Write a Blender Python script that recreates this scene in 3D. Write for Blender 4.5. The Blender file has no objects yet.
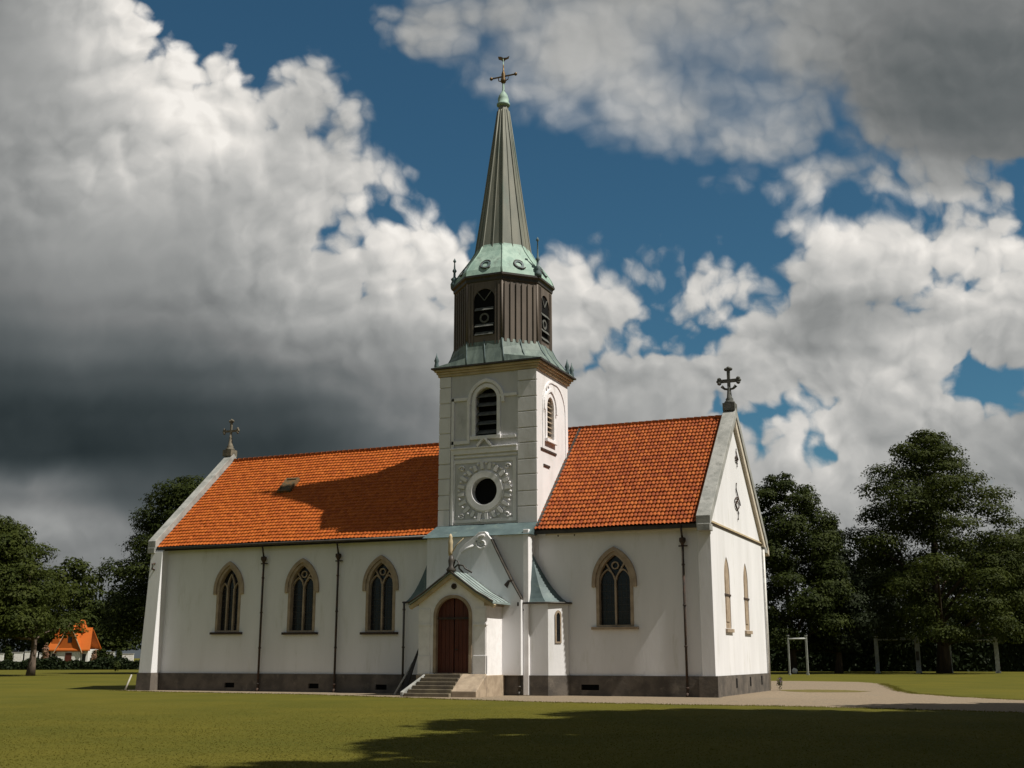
import bpy, math, random
import numpy as np
from mathutils import Vector
from mathutils.geometry import tessellate_polygon

random.seed(7)
rng = np.random.default_rng(7)
S = bpy.context.scene
COL = S.collection

# ------------------------------------------------------------------ camera
FPX, PIT, YAW = 1160.0, math.radians(13.28), math.radians(-23.15)
CAM = np.array([12.15, -50.43, 1.65])
cd = bpy.data.cameras.new('camera'); cam = bpy.data.objects.new('camera', cd); COL.objects.link(cam)
cam.location = CAM; cam.rotation_euler = (math.pi/2 + PIT, 0, -YAW)
cd.sensor_width = 36; cd.lens = FPX/1024*36; cd.clip_end = 6000; cd.clip_start = .1
S.camera = cam
FWD = np.array([math.sin(YAW)*math.cos(PIT), math.cos(YAW)*math.cos(PIT), math.sin(PIT)])
RT = np.array([math.cos(YAW), -math.sin(YAW), 0.])
UP = np.cross(RT, FWD)
FH = np.array([math.sin(YAW), math.cos(YAW), 0.])

def ray(u, v): return FWD + RT*(u-512)/FPX - UP*(v-384)/FPX
def at3(u, v, d):
    """the world point seen at photo column u, row v, at a horizontal distance d ahead"""
    r = ray(u, v); return CAM + r*(d/(r @ FH))
def spot(u, d):
    p = at3(u, 657.8, d); return (float(p[0]), float(p[1]))

# ------------------------------------------------------------------ sun, exposure
EL, AZ = math.radians(55.8), math.radians(-3.4)
SUN = Vector((math.cos(EL)*math.cos(AZ), math.cos(EL)*math.sin(AZ), math.sin(EL)))
ld = bpy.data.lights.new('sun', 'SUN'); sun = bpy.data.objects.new('sun', ld); COL.objects.link(sun)
ld.energy = 5.0; ld.angle = math.radians(.53); ld.color = (1.0, .945, .85)
sun.rotation_euler = SUN.to_track_quat('Z', 'Y').to_euler()
S.view_settings.view_transform = 'Standard'; S.view_settings.look = 'None'
S.view_settings.exposure = 0.18; S.view_settings.gamma = 1; S.view_settings.use_curve_mapping = False
S.render.engine = 'CYCLES'
S.cycles.max_bounces = 5; S.cycles.diffuse_bounces = 3; S.cycles.transparent_max_bounces = 8

# ------------------------------------------------------------------ world: sky and clouds
W = bpy.data.worlds.new('World'); S.world = W; W.use_nodes = True
CLOUDS = [(20, 60, 130, 120, 0), (95, 95, 78, 92, -20), (150, 110, 66, 70, 0), (215, 120, 58, 62, 0), (272, 122, 54, 58, 0), (312, 145, 30, 42, 0),
          (300, 200, 50, 60, 0), (120, 300, 260, 170, 0), (330, 280, 90, 75, 0), (408, 262, 48, 58, 0), (448, 275, 40, 44, 0), (368, 190, 22, 12, 15),
          (420, 380, 160, 100, 0), (560, 330, 70, 84, 0), (610, 350, 60, 66, 0), (590, 420, 140, 90, 0), (690, 400, 100, 80, 0),
          (130, 470, 300, 110, 0), (60, 545, 150, 60, 0), (300, 520, 300, 60, 0),
          (715, 300, 52, 38, 0), (770, 305, 60, 46, 0), (850, 272, 74, 48, 0), (915, 262, 60, 44, 0), (985, 262, 70, 46, 0), (1080, 280, 80, 70, 0),
          (900, 340, 170, 80, 0), (800, 470, 120, 70, 0), (930, 450, 120, 80, 0), (1060, 440, 110, 120, 0), (860, 560, 300, 80, 0), (512, 640, 900, 70, 0), (250, 500, 300, 130, 0), (400, 470, 160, 110, 0), (250, 400, 150, 90, 0), (560, 520, 240, 80, 0), (700, 470, 120, 70, 0),
          (430, 38, 46, 34, 25), (490, 15, 60, 26, 0), (580, 60, 50, 52, 0), (625, 70, 60, 55, 0), (690, 90, 46, 58, 0), (712, 130, 26, 34, 0), (760, 105, 34, 58, 0),
          (800, 60, 100, 80, 0), (640, -20, 160, 60, 0), (880, 110, 70, 84, 0), (940, 130, 120, 88, 0), (850, 175, 48, 34, 0), (1030, 110, 120, 105, 0), (930, 0, 160, 90, 0),
          (645, 258, 28, 13, 10), (890, 345, 70, 44, 0), (950, 330, 60, 50, 0), (868, 176, 66, 34, 0), (266, 150, 56, 60, 0), (322, 236, 56, 44, 0), (250, 210, 100, 80, 0), (308, 108, 34, 50, 0), (322, 170, 34, 52, 0), (290, 170, 60, 70, 0), (340, 250, 70, 42, 0), (0, 180, 90, 90, 0), (372, 186, 20, 13, 10), (600, 45, 110, 66, 0), (720, 62, 90, 66, 0), (870, 400, 90, 50, 0), (760, 400, 70, 44, 0), (860, 440, 60, 50, 0), (450, 320, 60, 60, 0), (1100, -60, 300, 120, 0), (-150, 100, 200, 300, 0)]
HOLES = [(788, 436, 20, 12, 20), (1008, 388, 32, 16, 0), (690, 328, 34, 9, -8), (742, 112, 12, 22, 0), (832, 122, 10, 14, 0), (700, 60, 12, 8, 0), (362, 212, 16, 5, -35), (768, 206, 44, 22, 12), (885, 208, 50, 6, 0)]
LUMA = [(40, 45, .70), (110, 65, .93), (165, 115, .93), (85, 95, .70), (125, 135, .72), (165, 195, .74), (225, 190, .68), (262, 92, .88), (275, 150, .76), (60, 470, .25), (50, 500, .58), (0, 500, .56), (0, 530, .62), (130, 535, .54), (330, 150, .82), (0, 0, .58), (60, 20, .72), (100, 30, .88), (50, 80, .70), (140, 90, .93), (195, 150, .92), (235, 100, .90), (300, 110, .80), (340, 190, .80), (0, 120, .60), (100, 170, .78), (10, 230, .56),
           (170, 170, .84), (230, 150, .86), (200, 220, .66), (100, 260, .60), (280, 200, .78), (260, 280, .66), (300, 300, .74), (180, 310, .52), (60, 320, .48), (0, 330, .40), (120, 370, .36), (0, 400, .26), (60, 430, .24), (150, 450, .235), (220, 440, .26), (290, 430, .28), (220, 380, .36), (300, 370, .48), (350, 370, .52), (360, 430, .40),
           (420, 400, .52), (370, 240, .88), (400, 215, .95), (425, 250, .97), (445, 285, .93), (470, 250, .86), (380, 310, .72), (340, 300, .74), (430, 340, .64), (240, 500, .27), (330, 480, .28), (410, 450, .44), (560, 270, .93), (600, 290, .88), (560, 340, .78), (640, 340, .76), (590, 400, .68), (660, 430, .66),
           (700, 360, .72), (690, 285, .86), (740, 285, .84), (770, 320, .76), (830, 240, .90), (870, 235, .90), (940, 235, .86), (1000, 235, .88), (800, 300, .62), (830, 335, .56), (890, 320, .64), (940, 300, .78), (1020, 310, .74), (880, 372, .88), (920, 370, .84), (970, 390, .72), (775, 415, .80), (820, 445, .86), (760, 470, .72), (870, 420, .64), (930, 430, .76), (1010, 450, .64), (850, 500, .70), (700, 480, .62),
           (430, 40, .64), (490, 15, .64), (560, 90, .78), (620, 30, .70), (610, 80, .80), (670, 90, .76), (740, 40, .66), (700, 145, .74), (760, 130, .74), (820, 40, .58), (860, 90, .48), (960, 70, .43), (1020, 120, .45), (920, 10, .50), (1020, 10, .50), (900, 140, .50), (850, 185, .66), (960, 185, .60), (1020, 190, .62),
           (60, 545, .54), (110, 500, .38), (150, 560, .46), (0, 465, .28), (0, 560, .52), (80, 520, .54), (645, 258, .8), (100, 620, .42), (500, 620, .55), (900, 620, .62), (-60, 300, .45), (1100, 300, .66), (1100, 100, .48), (500, 520, .58), (-60, 60, .55)]
SKY_STRENGTH = .06
def build_sky():
    nt = W.node_tree; nt.nodes.clear(); N = nt.nodes; L = nt.links
    def node(t, **k):
        n = N.new(t)
        for a, b in k.items(): setattr(n, a, b)
        return n
    def setin(n, i, v):
        if isinstance(v, bpy.types.NodeSocket): L.new(v, n.inputs[i])
        else: n.inputs[i].default_value = v
    def M(op, a, b=None, c=None, clamp=False):
        n = node('ShaderNodeMath', operation=op, use_clamp=clamp)
        for i, x in enumerate((a, b, c)):
            if x is not None: setin(n, i, x)
        return n.outputs[0]
    def V(op, a, b=None, out=0):
        n = node('ShaderNodeVectorMath', operation=op); setin(n, 0, a)
        if b is not None: setin(n, 1 if op != 'SCALE' else 3, b)
        return n.outputs[out]
    tc = node('ShaderNodeTexCoord'); d = tc.outputs['Generated']
    x = V('DOT_PRODUCT', d, tuple(RT), 1); y = V('DOT_PRODUCT', d, tuple(FH), 1); z = V('DOT_PRODUCT', d, (0, 0, 1), 1)
    y = M('MAXIMUM', M('ABSOLUTE', y), .12)
    cb = node('ShaderNodeCombineXYZ'); setin(cb, 0, M('DIVIDE', x, y)); setin(cb, 1, M('DIVIDE', z, y))
    P = cb.outputs[0]
    def noise(vec, scale, detail, rough, out=0):
        n = node('ShaderNodeTexNoise', noise_dimensions='2D'); L.new(vec, n.inputs['Vector'])
        n.inputs['Scale'].default_value = scale; n.inputs['Detail'].default_value = detail; n.inputs['Roughness'].default_value = rough
        return n.outputs[out]
    def cells(vec, scale):
        n = node('ShaderNodeTexVoronoi', voronoi_dimensions='2D', feature='SMOOTH_F1'); L.new(vec, n.inputs['Vector'])
        n.inputs['Scale'].default_value = scale; n.inputs['Smoothness'].default_value = .22
        return M('MULTIPLY', n.outputs['Distance'], n.outputs['Distance'])
    # ---- the banks of cloud as ellipses (photo column, row, radii, tilt), turned into directions and tabulated over the sky
    def uv(px, py):
        r = ray(px, py); h = r @ FH; return np.array([r @ RT/h, r[2]/h])
    CL = CLOUDS; HO = HOLES
    GU = np.linspace(-.56, .56, 32); GV = np.linspace(-.02, .66, 22)
    G = np.stack(np.meshgrid(GU, GV), -1)
    def dist(e):
        px, py, rx, ry, rot = e; c = uv(px, py); s = np.linalg.norm(uv(px+1, py)-c), np.linalg.norm(uv(px, py+1)-c)
        q = G-c; a = math.radians(-rot); qx = q[..., 0]*math.cos(a)+q[..., 1]*math.sin(a); qy = -q[..., 0]*math.sin(a)+q[..., 1]*math.cos(a)
        rx *= s[0]; ry *= s[1]
        return (1-np.hypot(qx/rx, qy/ry))*min(rx, ry)
    k = .012; f = k*np.log(sum(np.exp(np.clip(dist(e), -.3, .3)/k) for e in CL)); f = np.clip(f, -.11, .12)
    for e in HO: f = np.minimum(f, -dist(e))
    pts = np.array([uv(*p[:2]) for p in LUMA]); tv = np.array([p[2] for p in LUMA])
    tps = lambda r2: np.where(r2 > 1e-12, .5*r2*np.log(np.maximum(r2, 1e-12)), 0)      # smooth surface through the values
    n = len(pts); A = np.zeros((n+3, n+3)); A[:n, :n] = tps(((pts[:, None]-pts[None])**2).sum(2))+2e-4*np.eye(n); A[:n, n:] = np.c_[np.ones(n), pts]; A[n:, :n] = A[:n, n:].T
    co = np.linalg.solve(A, np.r_[tv, 0, 0, 0])
    lum = np.tensordot(tps(((G[:, :, None]-pts)**2).sum(3)), co[:n], 1)+co[n]+G@co[n+1:]
    f = np.maximum(f-.010, .10-.9*np.maximum(G[..., 1]-.06, 0)*3)
    fe = np.clip(.5+f*4, 0, 1); lum = np.clip(lum, .1, 1)
    def table(vec):
        sx = node('ShaderNodeSeparateXYZ'); L.new(vec, sx.inputs[0])
        u = node('ShaderNodeMapRange'); setin(u, 0, sx.outputs[0]); setin(u, 1, float(GU[0])); setin(u, 2, float(GU[-1])); U = u.outputs[0]
        acc = None
        for j, v in enumerate(GV):
            r = node('ShaderNodeValToRGB'); e = r.color_ramp.elements; r.color_ramp.interpolation = 'EASE' if False else 'LINEAR'
            while len(e) < 32: e.new(.5)
            for i in range(32): e[i].position = i/31; e[i].color = (fe[j, i], lum[j, i], 0, 1)
            setin(r, 0, U)
            if acc is None: acc = r.outputs[0]; continue
            w = node('ShaderNodeMapRange', interpolation_type='SMOOTHSTEP'); setin(w, 0, sx.outputs[1]); setin(w, 1, float(GV[j-1])); setin(w, 2, float(v))
            m = node('ShaderNodeMix', data_type='RGBA'); L.new(w.outputs[0], m.inputs['Factor']); L.new(acc, m.inputs['A']); L.new(r.outputs[0], m.inputs['B']); acc = m.outputs['Result']
        s = node('ShaderNodeSeparateColor'); L.new(acc, s.inputs[0]); return s.outputs[0], s.outputs[1]
    wn = V('SUBTRACT', noise(P, 6.0, 4, .55, 1), (.5, .5, .5))
    Pb = V('ADD', P, V('SCALE', wn, .034))
    wn2 = V('SUBTRACT', noise(P, 24, 5, .6, 1), (.5, .5, .5))
    Pw = V('ADD', V('ADD', P, V('SCALE', wn, .05)), V('SCALE', wn2, .010))
    F_, B = table(Pb)
    f = M('MULTIPLY', M('SUBTRACT', F_, .5), .25)
    def puffs(vec): return M('ADD', M('ADD', M('MULTIPLY', cells(vec, 13), .52), M('MULTIPLY', cells(vec, 29), .30)), M('MULTIPLY', cells(vec, 63), .18))
    pu = puffs(Pw); n1 = noise(Pw, 16, 7, .54)
    # torn veils high on the right, crisp heads elsewhere
    q = V('MULTIPLY', V('SUBTRACT', P, (.14, .56, 0)), (4.2, 7.0, 0)); soft = M('POWER', .36788, V('DOT_PRODUCT', q, q, 1))
    D = M('ADD', f, M('MULTIPLY', M('MULTIPLY_ADD', soft, -.5, 1.0), M('ADD', M('MULTIPLY', M('SUBTRACT', .20, pu), .085), M('MULTIPLY', M('SUBTRACT', n1, .5), .050))))
    wid = M('MULTIPLY_ADD', soft, .040, .008)
    al = node('ShaderNodeMapRange', interpolation_type='SMOOTHSTEP'); setin(al, 0, D); setin(al, 1, M('MULTIPLY', wid, -.8)); setin(al, 2, wid)
    alpha = al.outputs[0]
    dl = V('ADD', Pw, (.0075, .012, 0))
    rel = M('MULTIPLY', M('SUBTRACT', puffs(dl), pu), RELIEF[0])
    rel = M('ADD', rel, M('MULTIPLY', M('SUBTRACT', n1, noise(dl, 16, 5, .5)), RELIEF[1]))
    rel = M('MAXIMUM', M('MINIMUM', rel, .16), -.16)
    big = M('MULTIPLY', M('SUBTRACT', noise(Pb, 4.5, 3, .45), .5), RELIEF[2])
    em = node('ShaderNodeMapRange', interpolation_type='SMOOTHSTEP'); setin(em, 0, f); setin(em, 1, .095); setin(em, 2, .0); setin(em, 3, .20); setin(em, 4, 1.0)
    crisp = M('MULTIPLY', M('MULTIPLY_ADD', soft, -.5, 1.0), em.outputs[0])
    amt = M('MULTIPLY', M('MAXIMUM', M('SUBTRACT', B, .22), .08), 1.5)
    B = M('ADD', B, M('MULTIPLY', M('ADD', M('MULTIPLY', rel, crisp), big), amt))
    B = M('MINIMUM', M('MAXIMUM', B, .12), 1.0)
    lin = M('POWER', B, 2.2)
    ramp = node('ShaderNodeValToRGB'); L.new(B, ramp.inputs[0]); cr = ramp.color_ramp
    cr.elements[0].position = .12; cr.elements[0].color = (.62, 1.0, 1.12, 1)
    cr.elements[1].position = .95; cr.elements[1].color = (1.0, .96, .90, 1)
    e = cr.elements.new(.5); e.color = (.96, 1.0, 1.0, 1); e = cr.elements.new(.33); e.color = (.84, 1.0, 1.05, 1)
    cc = V('SCALE', V('SCALE', ramp.outputs[0], lin), .80/SKY_STRENGTH)
    sky = node('ShaderNodeTexSky', sky_type='NISHITA'); sky.sun_disc = False
    sky.sun_elevation = EL; sky.sun_rotation = math.atan2(SUN.x, SUN.y); sky.air_density = 1.0; sky.dust_density = .3; sky.ozone_density = 2.0
    tint = V('MULTIPLY', sky.outputs[0], SKYTINT)
    mx = node('ShaderNodeMix', data_type='RGBA'); L.new(alpha, mx.inputs['Factor']); L.new(tint, mx.inputs['A']); L.new(cc, mx.inputs['B'])
    bg = node('ShaderNodeBackground'); L.new(mx.outputs['Result'], bg.inputs[0]); bg.inputs[1].default_value = SKY_STRENGTH
    o = node('ShaderNodeOutputWorld'); L.new(bg.outputs[0], o.inputs[0])
SKYTINT = (.41, .75, .79); RELIEF = (.50, .34, .18)
build_sky()
W.cycles.sampling_method = 'MANUAL'; W.cycles.sample_map_resolution = 256

# ------------------------------------------------------------------ materials
def nmat(name, base, rough=.8, spec=.3, metal=0.0, var=None, vscale=1.5, bump=0.0, bscale=20.0, stretch=(1, 1, 1), var2=None, v2scale=.25, lo=.35, hi=.65):
    """Principled with noise colour variation and bump in object space."""
    m = bpy.data.materials.new(name); m.use_nodes = True; nt = m.node_tree; N = nt.nodes; L = nt.links
    b = N['Principled BSDF']; b.inputs['Roughness'].default_value = rough; b.inputs['Metallic'].default_value = metal
    b.inputs['Specular IOR Level'].default_value = spec
    b.inputs['Base Color'].default_value = (*base, 1)
    tc = N.new('ShaderNodeTexCoord'); mp = N.new('ShaderNodeMapping'); L.new(tc.outputs['Object'], mp.inputs[0]); mp.inputs[3].default_value = stretch
    col = None
    def noise(sc, det=6, ro=.6):
        n = N.new('ShaderNodeTexNoise'); L.new(mp.outputs[0], n.inputs['Vector']); n.inputs['Scale'].default_value = sc
        n.inputs['Detail'].default_value = det; n.inputs['Roughness'].default_value = ro; return n.outputs[0]
    def mix(fac, a, bcol):
        x = N.new('ShaderNodeMix'); x.data_type = 'RGBA'; L.new(fac, x.inputs['Factor'])
        if isinstance(a, tuple): x.inputs['A'].default_value = (*a, 1)
        else: L.new(a, x.inputs['A'])
        x.inputs['B'].default_value = (*bcol, 1); return x.outputs['Result']
    def rng_(v, a, c):
        r = N.new('ShaderNodeMapRange'); r.interpolation_type = 'SMOOTHSTEP'; L.new(v, r.inputs[0]); r.inputs[1].default_value = a; r.inputs[2].default_value = c; return r.outputs[0]
    col = base
    if var: col = mix(rng_(noise(vscale), lo, hi), col, var)
    if var2: col = mix(rng_(noise(v2scale, 8, .7), .52, .75), col, var2)
    if not isinstance(col, tuple): L.new(col, b.inputs['Base Color'])
    if bump:
        bm = N.new('ShaderNodeBump'); bm.inputs['Strength'].default_value = bump; bm.inputs['Distance'].default_value = .03
        L.new(noise(bscale, 8, .65), bm.inputs['Height']); L.new(bm.outputs[0], b.inputs['Normal'])
    return m

def tile_mat(name, c1, c2, c3, tw, th):
    """Clay tiles: every tile a colour of its own (tile size tw x th on the slope), plus soot and lichen."""
    m = nmat(name, c1, .75, .25, bump=.25, bscale=30); nt = m.node_tree; N = nt.nodes; L = nt.links; b = N['Principled BSDF']
    tc = N.new('ShaderNodeTexCoord'); mp = N.new('ShaderNodeMapping'); mp.vector_type = 'POINT'; L.new(tc.outputs['UV'], mp.inputs[0])
    mp.inputs[3].default_value = (1/tw, 1/th, 1)
    fl = N.new('ShaderNodeVectorMath'); fl.operation = 'FLOOR'; L.new(mp.outputs[0], fl.inputs[0])
    wn = N.new('ShaderNodeTexWhiteNoise'); wn.noise_dimensions = '2D'; L.new(fl.outputs[0], wn.inputs['Vector'])
    rp = N.new('ShaderNodeValToRGB'); L.new(wn.outputs[0], rp.inputs[0]); e = rp.color_ramp.elements
    e[0].color = (*c2, 1); e[1].color = (*c1, 1); e[0].position = 0; e[1].position = .55; n = e.new(1.0); n.color = (*c3, 1)
    ns = N.new('ShaderNodeTexNoise'); L.new(tc.outputs['Object'], ns.inputs['Vector']); ns.inputs['Scale'].default_value = .7; ns.inputs['Detail'].default_value = 8; ns.inputs['Roughness'].default_value = .7
    r = N.new('ShaderNodeMapRange'); r.interpolation_type = 'SMOOTHSTEP'; L.new(ns.outputs[0], r.inputs[0]); r.inputs[1].default_value = .45; r.inputs[2].default_value = .8; r.inputs[4].default_value = .55
    x = N.new('ShaderNodeMix'); x.data_type = 'RGBA'; L.new(r.outputs[0], x.inputs['Factor']); L.new(rp.outputs[0], x.inputs['A']); x.inputs['B'].default_value = (*c2, 1)
    L.new(x.outputs['Result'], b.inputs['Base Color'])
    return m

def leaf_mat(name, c1, c2, trans=.25):
    m = bpy.data.materials.new(name); m.use_nodes = True; nt = m.node_tree; N = nt.nodes; L = nt.links
    N.clear(); o = N.new('ShaderNodeOutputMaterial')
    tc = N.new('ShaderNodeTexCoord'); ns = N.new('ShaderNodeTexNoise'); L.new(tc.outputs['Object'], ns.inputs['Vector']); ns.inputs['Scale'].default_value = .55; ns.inputs['Detail'].default_value = 6; ns.inputs['Roughness'].default_value = .75
    rp = N.new('ShaderNodeValToRGB'); L.new(ns.outputs[0], rp.inputs[0]); e = rp.color_ramp.elements
    e[0].position = .35; e[0].color = (*c1, 1); e[1].position = .68; e[1].color = (*c2, 1)
    d = N.new('ShaderNodeBsdfPrincipled'); L.new(rp.outputs[0], d.inputs['Base Color']); d.inputs['Roughness'].default_value = .6; d.inputs['Specular IOR Level'].default_value = .08
    t = N.new('ShaderNodeBsdfTranslucent'); L.new(rp.outputs[0], t.inputs[0])
    x = N.new('ShaderNodeMixShader'); x.inputs[0].default_value = trans; L.new(d.outputs[0], x.inputs[1]); L.new(t.outputs[0], x.inputs[2]); L.new(x.outputs[0], o.inputs[0])
    return m

MAT = dict(
    plaster=nmat('white_plaster', (.77, .77, .79), .9, .15, var=(.70, .70, .715), vscale=.6, bump=.18, bscale=6, var2=(.62, .62, .60), v2scale=1.6, stretch=(1, 1, .22)),
    towerplaster=nmat('tower_plaster', (.78, .765, .775), .9, .15, var=(.69, .675, .68), vscale=.8, bump=.2, bscale=7, var2=(.55, .53, .50), v2scale=.9, stretch=(1, 1, .4)),
    trimplaster=nmat('trim_plaster', (.83, .815, .825), .9, .15, var=(.75, .735, .74), vscale=2.5, bump=.15, bscale=14),
    plinth=nmat('plinth_stone', (.135, .117, .100), .9, .2, var=(.083, .074, .066), vscale=1.2, bump=.5, bscale=9, var2=(.20, .175, .145), v2scale=1.6),
    sandstone=nmat('sandstone', (.40, .32, .235), .9, .2, var=(.30, .235, .17), vscale=2.5, bump=.35, bscale=18, var2=(.22, .18, .14), v2scale=1.5),
    greystone=nmat('grey_stone', (.36, .36, .34), .9, .2, var=(.25, .255, .24), vscale=1.8, bump=.3, bscale=14, var2=(.16, .165, .15), v2scale=2.0),
    crossstone=nmat('weathered_cross_stone', (.20, .175, .13), .9, .2, var=(.11, .10, .08), vscale=4, bump=.3, bscale=20),
    darkstone=nmat('dark_stone', (.14, .14, .13), .9, .2, var=(.08, .085, .075), vscale=4, bump=.3, bscale=20),
    step=nmat('step_stone', (.20, .17, .12), .9, .2, var=(.13, .11, .085), vscale=2, bump=.4, bscale=14),
    copper=nmat('green_copper', (.33, .45, .38), .65, .3, var=(.22, .33, .28), vscale=2.2, bump=.15, bscale=8, var2=(.12, .15, .13), v2scale=1.8, stretch=(1, 1, .5)),
    skirtcopper=nmat('streaked_copper', (.165, .21, .185), .6, .3, var=(.10, .135, .122), vscale=1.8, bump=.12, bscale=8, var2=(.25, .32, .28), v2scale=1.9, stretch=(1.5, 1.5, .35)),
    porchcopper=nmat('pale_copper', (.27, .33, .32), .6, .3, var=(.19, .24, .235), vscale=1.6, bump=.12, bscale=8),
    tealcopper=nmat('dull_copper', (.105, .15, .155), .6, .35, var=(.075, .11, .115), vscale=1.4, bump=.12, bscale=8, var2=(.16, .21, .19), v2scale=1.6),
    lead=nmat('brown_metal_sheet', (.150, .122, .098), .6, .3, var=(.10, .082, .068), vscale=1.2, bump=.15, bscale=9, stretch=(1, 1, .25), var2=(.19, .165, .14), v2scale=.9),
    spire=nmat('spire_sheet', (.205, .205, .165), .55, .3, var=(.135, .145, .120), vscale=1.0, bump=.12, bscale=7, stretch=(1.6, 1.6, .22), var2=(.125, .185, .155), v2scale=1.2),
    darkmetal=nmat('dark_metal', (.035, .033, .03), .5, .4, var=(.06, .05, .04), vscale=3),
    mossmetal=nmat('mossy_metal', (.075, .072, .045), .9, .2, var=(.16, .09, .04), vscale=4, bump=.3, bscale=20),
    rust=nmat('rusted_iron', (.07, .042, .03), .8, .3, var=(.035, .03, .027), vscale=6),
    cornicepale=nmat('pale_cornice_stucco', (.60, .54, .44), .9, .2, var=(.50, .45, .37), vscale=2, bump=.2, bscale=12),
    cornice=nmat('cornice_stucco', (.52, .43, .28), .9, .2, var=(.42, .34, .22), vscale=2, bump=.2, bscale=15),
    glass=nmat('dark_leaded_glass', (.012, .013, .015), .18, .5, var=(.02, .02, .022), vscale=5, bump=.12, bscale=14),
    black=nmat('dark_opening', (.008, .008, .008), .9, .1),
    louvre=nmat('weathered_louvre', (.20, .18, .16), .85, .2, var=(.13, .12, .11), vscale=4),
    door=nmat('red_brown_door', (.100, .024, .012), .55, .35, var=(.068, .016, .009), vscale=1.5, stretch=(6, 6, .6), bump=.2, bscale=12),
    tile=tile_mat('orange_clay_tile', (.39, .090, .010), (.33, .070, .009), (.44, .108, .014), .21, .28),
    pantile=tile_mat('red_orange_pantile', (.31, .070, .010), (.22, .043, .008), (.37, .094, .015), .18, .31),
    gold=nmat('tarnished_gilding', (.20, .125, .05), .5, .5, metal=.6, var=(.09, .06, .03), vscale=8),
    lawn=None, gravel=None,
    whitepaint=nmat('white_paint', (.74, .73, .70), .6, .3, var=(.6, .59, .56), vscale=4),
    greypaint=nmat('grey_post_paint', (.42, .43, .41), .6, .3, var=(.30, .31, .29), vscale=4),
    bark=nmat('bark', (.065, .048, .034), .95, .1, var=(.035, .027, .02), vscale=3, bump=.6, bscale=10, stretch=(1, 1, .25)),
    palebark=nmat('pale_bark', (.16, .12, .095), .95, .1, var=(.09, .07, .055), vscale=3, bump=.6, bscale=10, stretch=(1, 1, .25)),
    leaf_dark=leaf_mat('dark_leaves', (.017, .026, .006), (.048, .060, .013)),
    leaf_mid=leaf_mat('mid_green_leaves', (.020, .030, .006), (.062, .074, .014)),
    leaf_fir=leaf_mat('fir_needles', (.012, .018, .008), (.026, .034, .013), .15),
    leaf_hedge=leaf_mat('hedge_leaves', (.010, .016, .006), (.020, .030, .010), .1),
    petals=leaf_mat('mixed_petals', (.06, .07, .02), (.50, .25, .20), .2),
    wood=nmat('weathered_board', (.05, .047, .045), .85, .2, var=(.03, .028, .027), vscale=4, stretch=(1, 1, .2)),
    palewood=nmat('pale_stick', (.45, .43, .38), .8, .2, var=(.33, .31, .28), vscale=5),
)
def lawn_mat():
    m = nmat('lawn_grass', (.108, .097, .016), .95, .05, var=(.080, .080, .014), vscale=.22, bump=.0, lo=.3, hi=.7, var2=(.108, .100, .020), v2scale=.16)
    nt = m.node_tree; N = nt.nodes; L = nt.links; b = N['Principled BSDF']
    src = b.inputs['Base Color'].links[0].from_socket
    tc = N.new('ShaderNodeTexCoord')
    ns = N.new('ShaderNodeTexNoise'); L.new(tc.outputs['Object'], ns.inputs['Vector']); ns.inputs['Scale'].default_value = 9; ns.inputs['Detail'].default_value = 10; ns.inputs['Roughness'].default_value = .8
    r = N.new('ShaderNodeMapRange'); L.new(ns.outputs[0], r.inputs[0]); r.inputs[1].default_value = .3; r.inputs[2].default_value = .7; r.inputs[3].default_value = .80; r.inputs[4].default_value = 1.16
    s = N.new('ShaderNodeVectorMath'); s.operation = 'SCALE'; L.new(src, s.inputs[0]); L.new(r.outputs[0], s.inputs[3])
    L.new(s.outputs[0], b.inputs['Base Color'])
    bm = N.new('ShaderNodeBump'); bm.inputs['Strength'].default_value = .45; bm.inputs['Distance'].default_value = .05
    n2 = N.new('ShaderNodeTexNoise'); L.new(tc.outputs['Object'], n2.inputs['Vector']); n2.inputs['Scale'].default_value = 14; n2.inputs['Detail'].default_value = 8; n2.inputs['Roughness'].default_value = .75
    L.new(n2.outputs[0], bm.inputs['Height']); L.new(bm.outputs[0], b.inputs['Normal'])
    return m
MAT['lawn'] = lawn_mat()
MAT['gravel'] = nmat('gravel', (.265, .208, .145), .95, .1, var=(.18, .145, .105), vscale=9, bump=.7, bscale=26, var2=(.17, .155, .12), v2scale=.6)
MAT['grass_blade'] = leaf_mat('grass_blades', (.110, .108, .018), (.165, .142, .028), .4)
MAT['patch'] = nmat('dry_grass', (.15, .12, .04), .95, .1, var=(.10, .09, .03), vscale=3, bump=.5, bscale=20)

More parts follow.
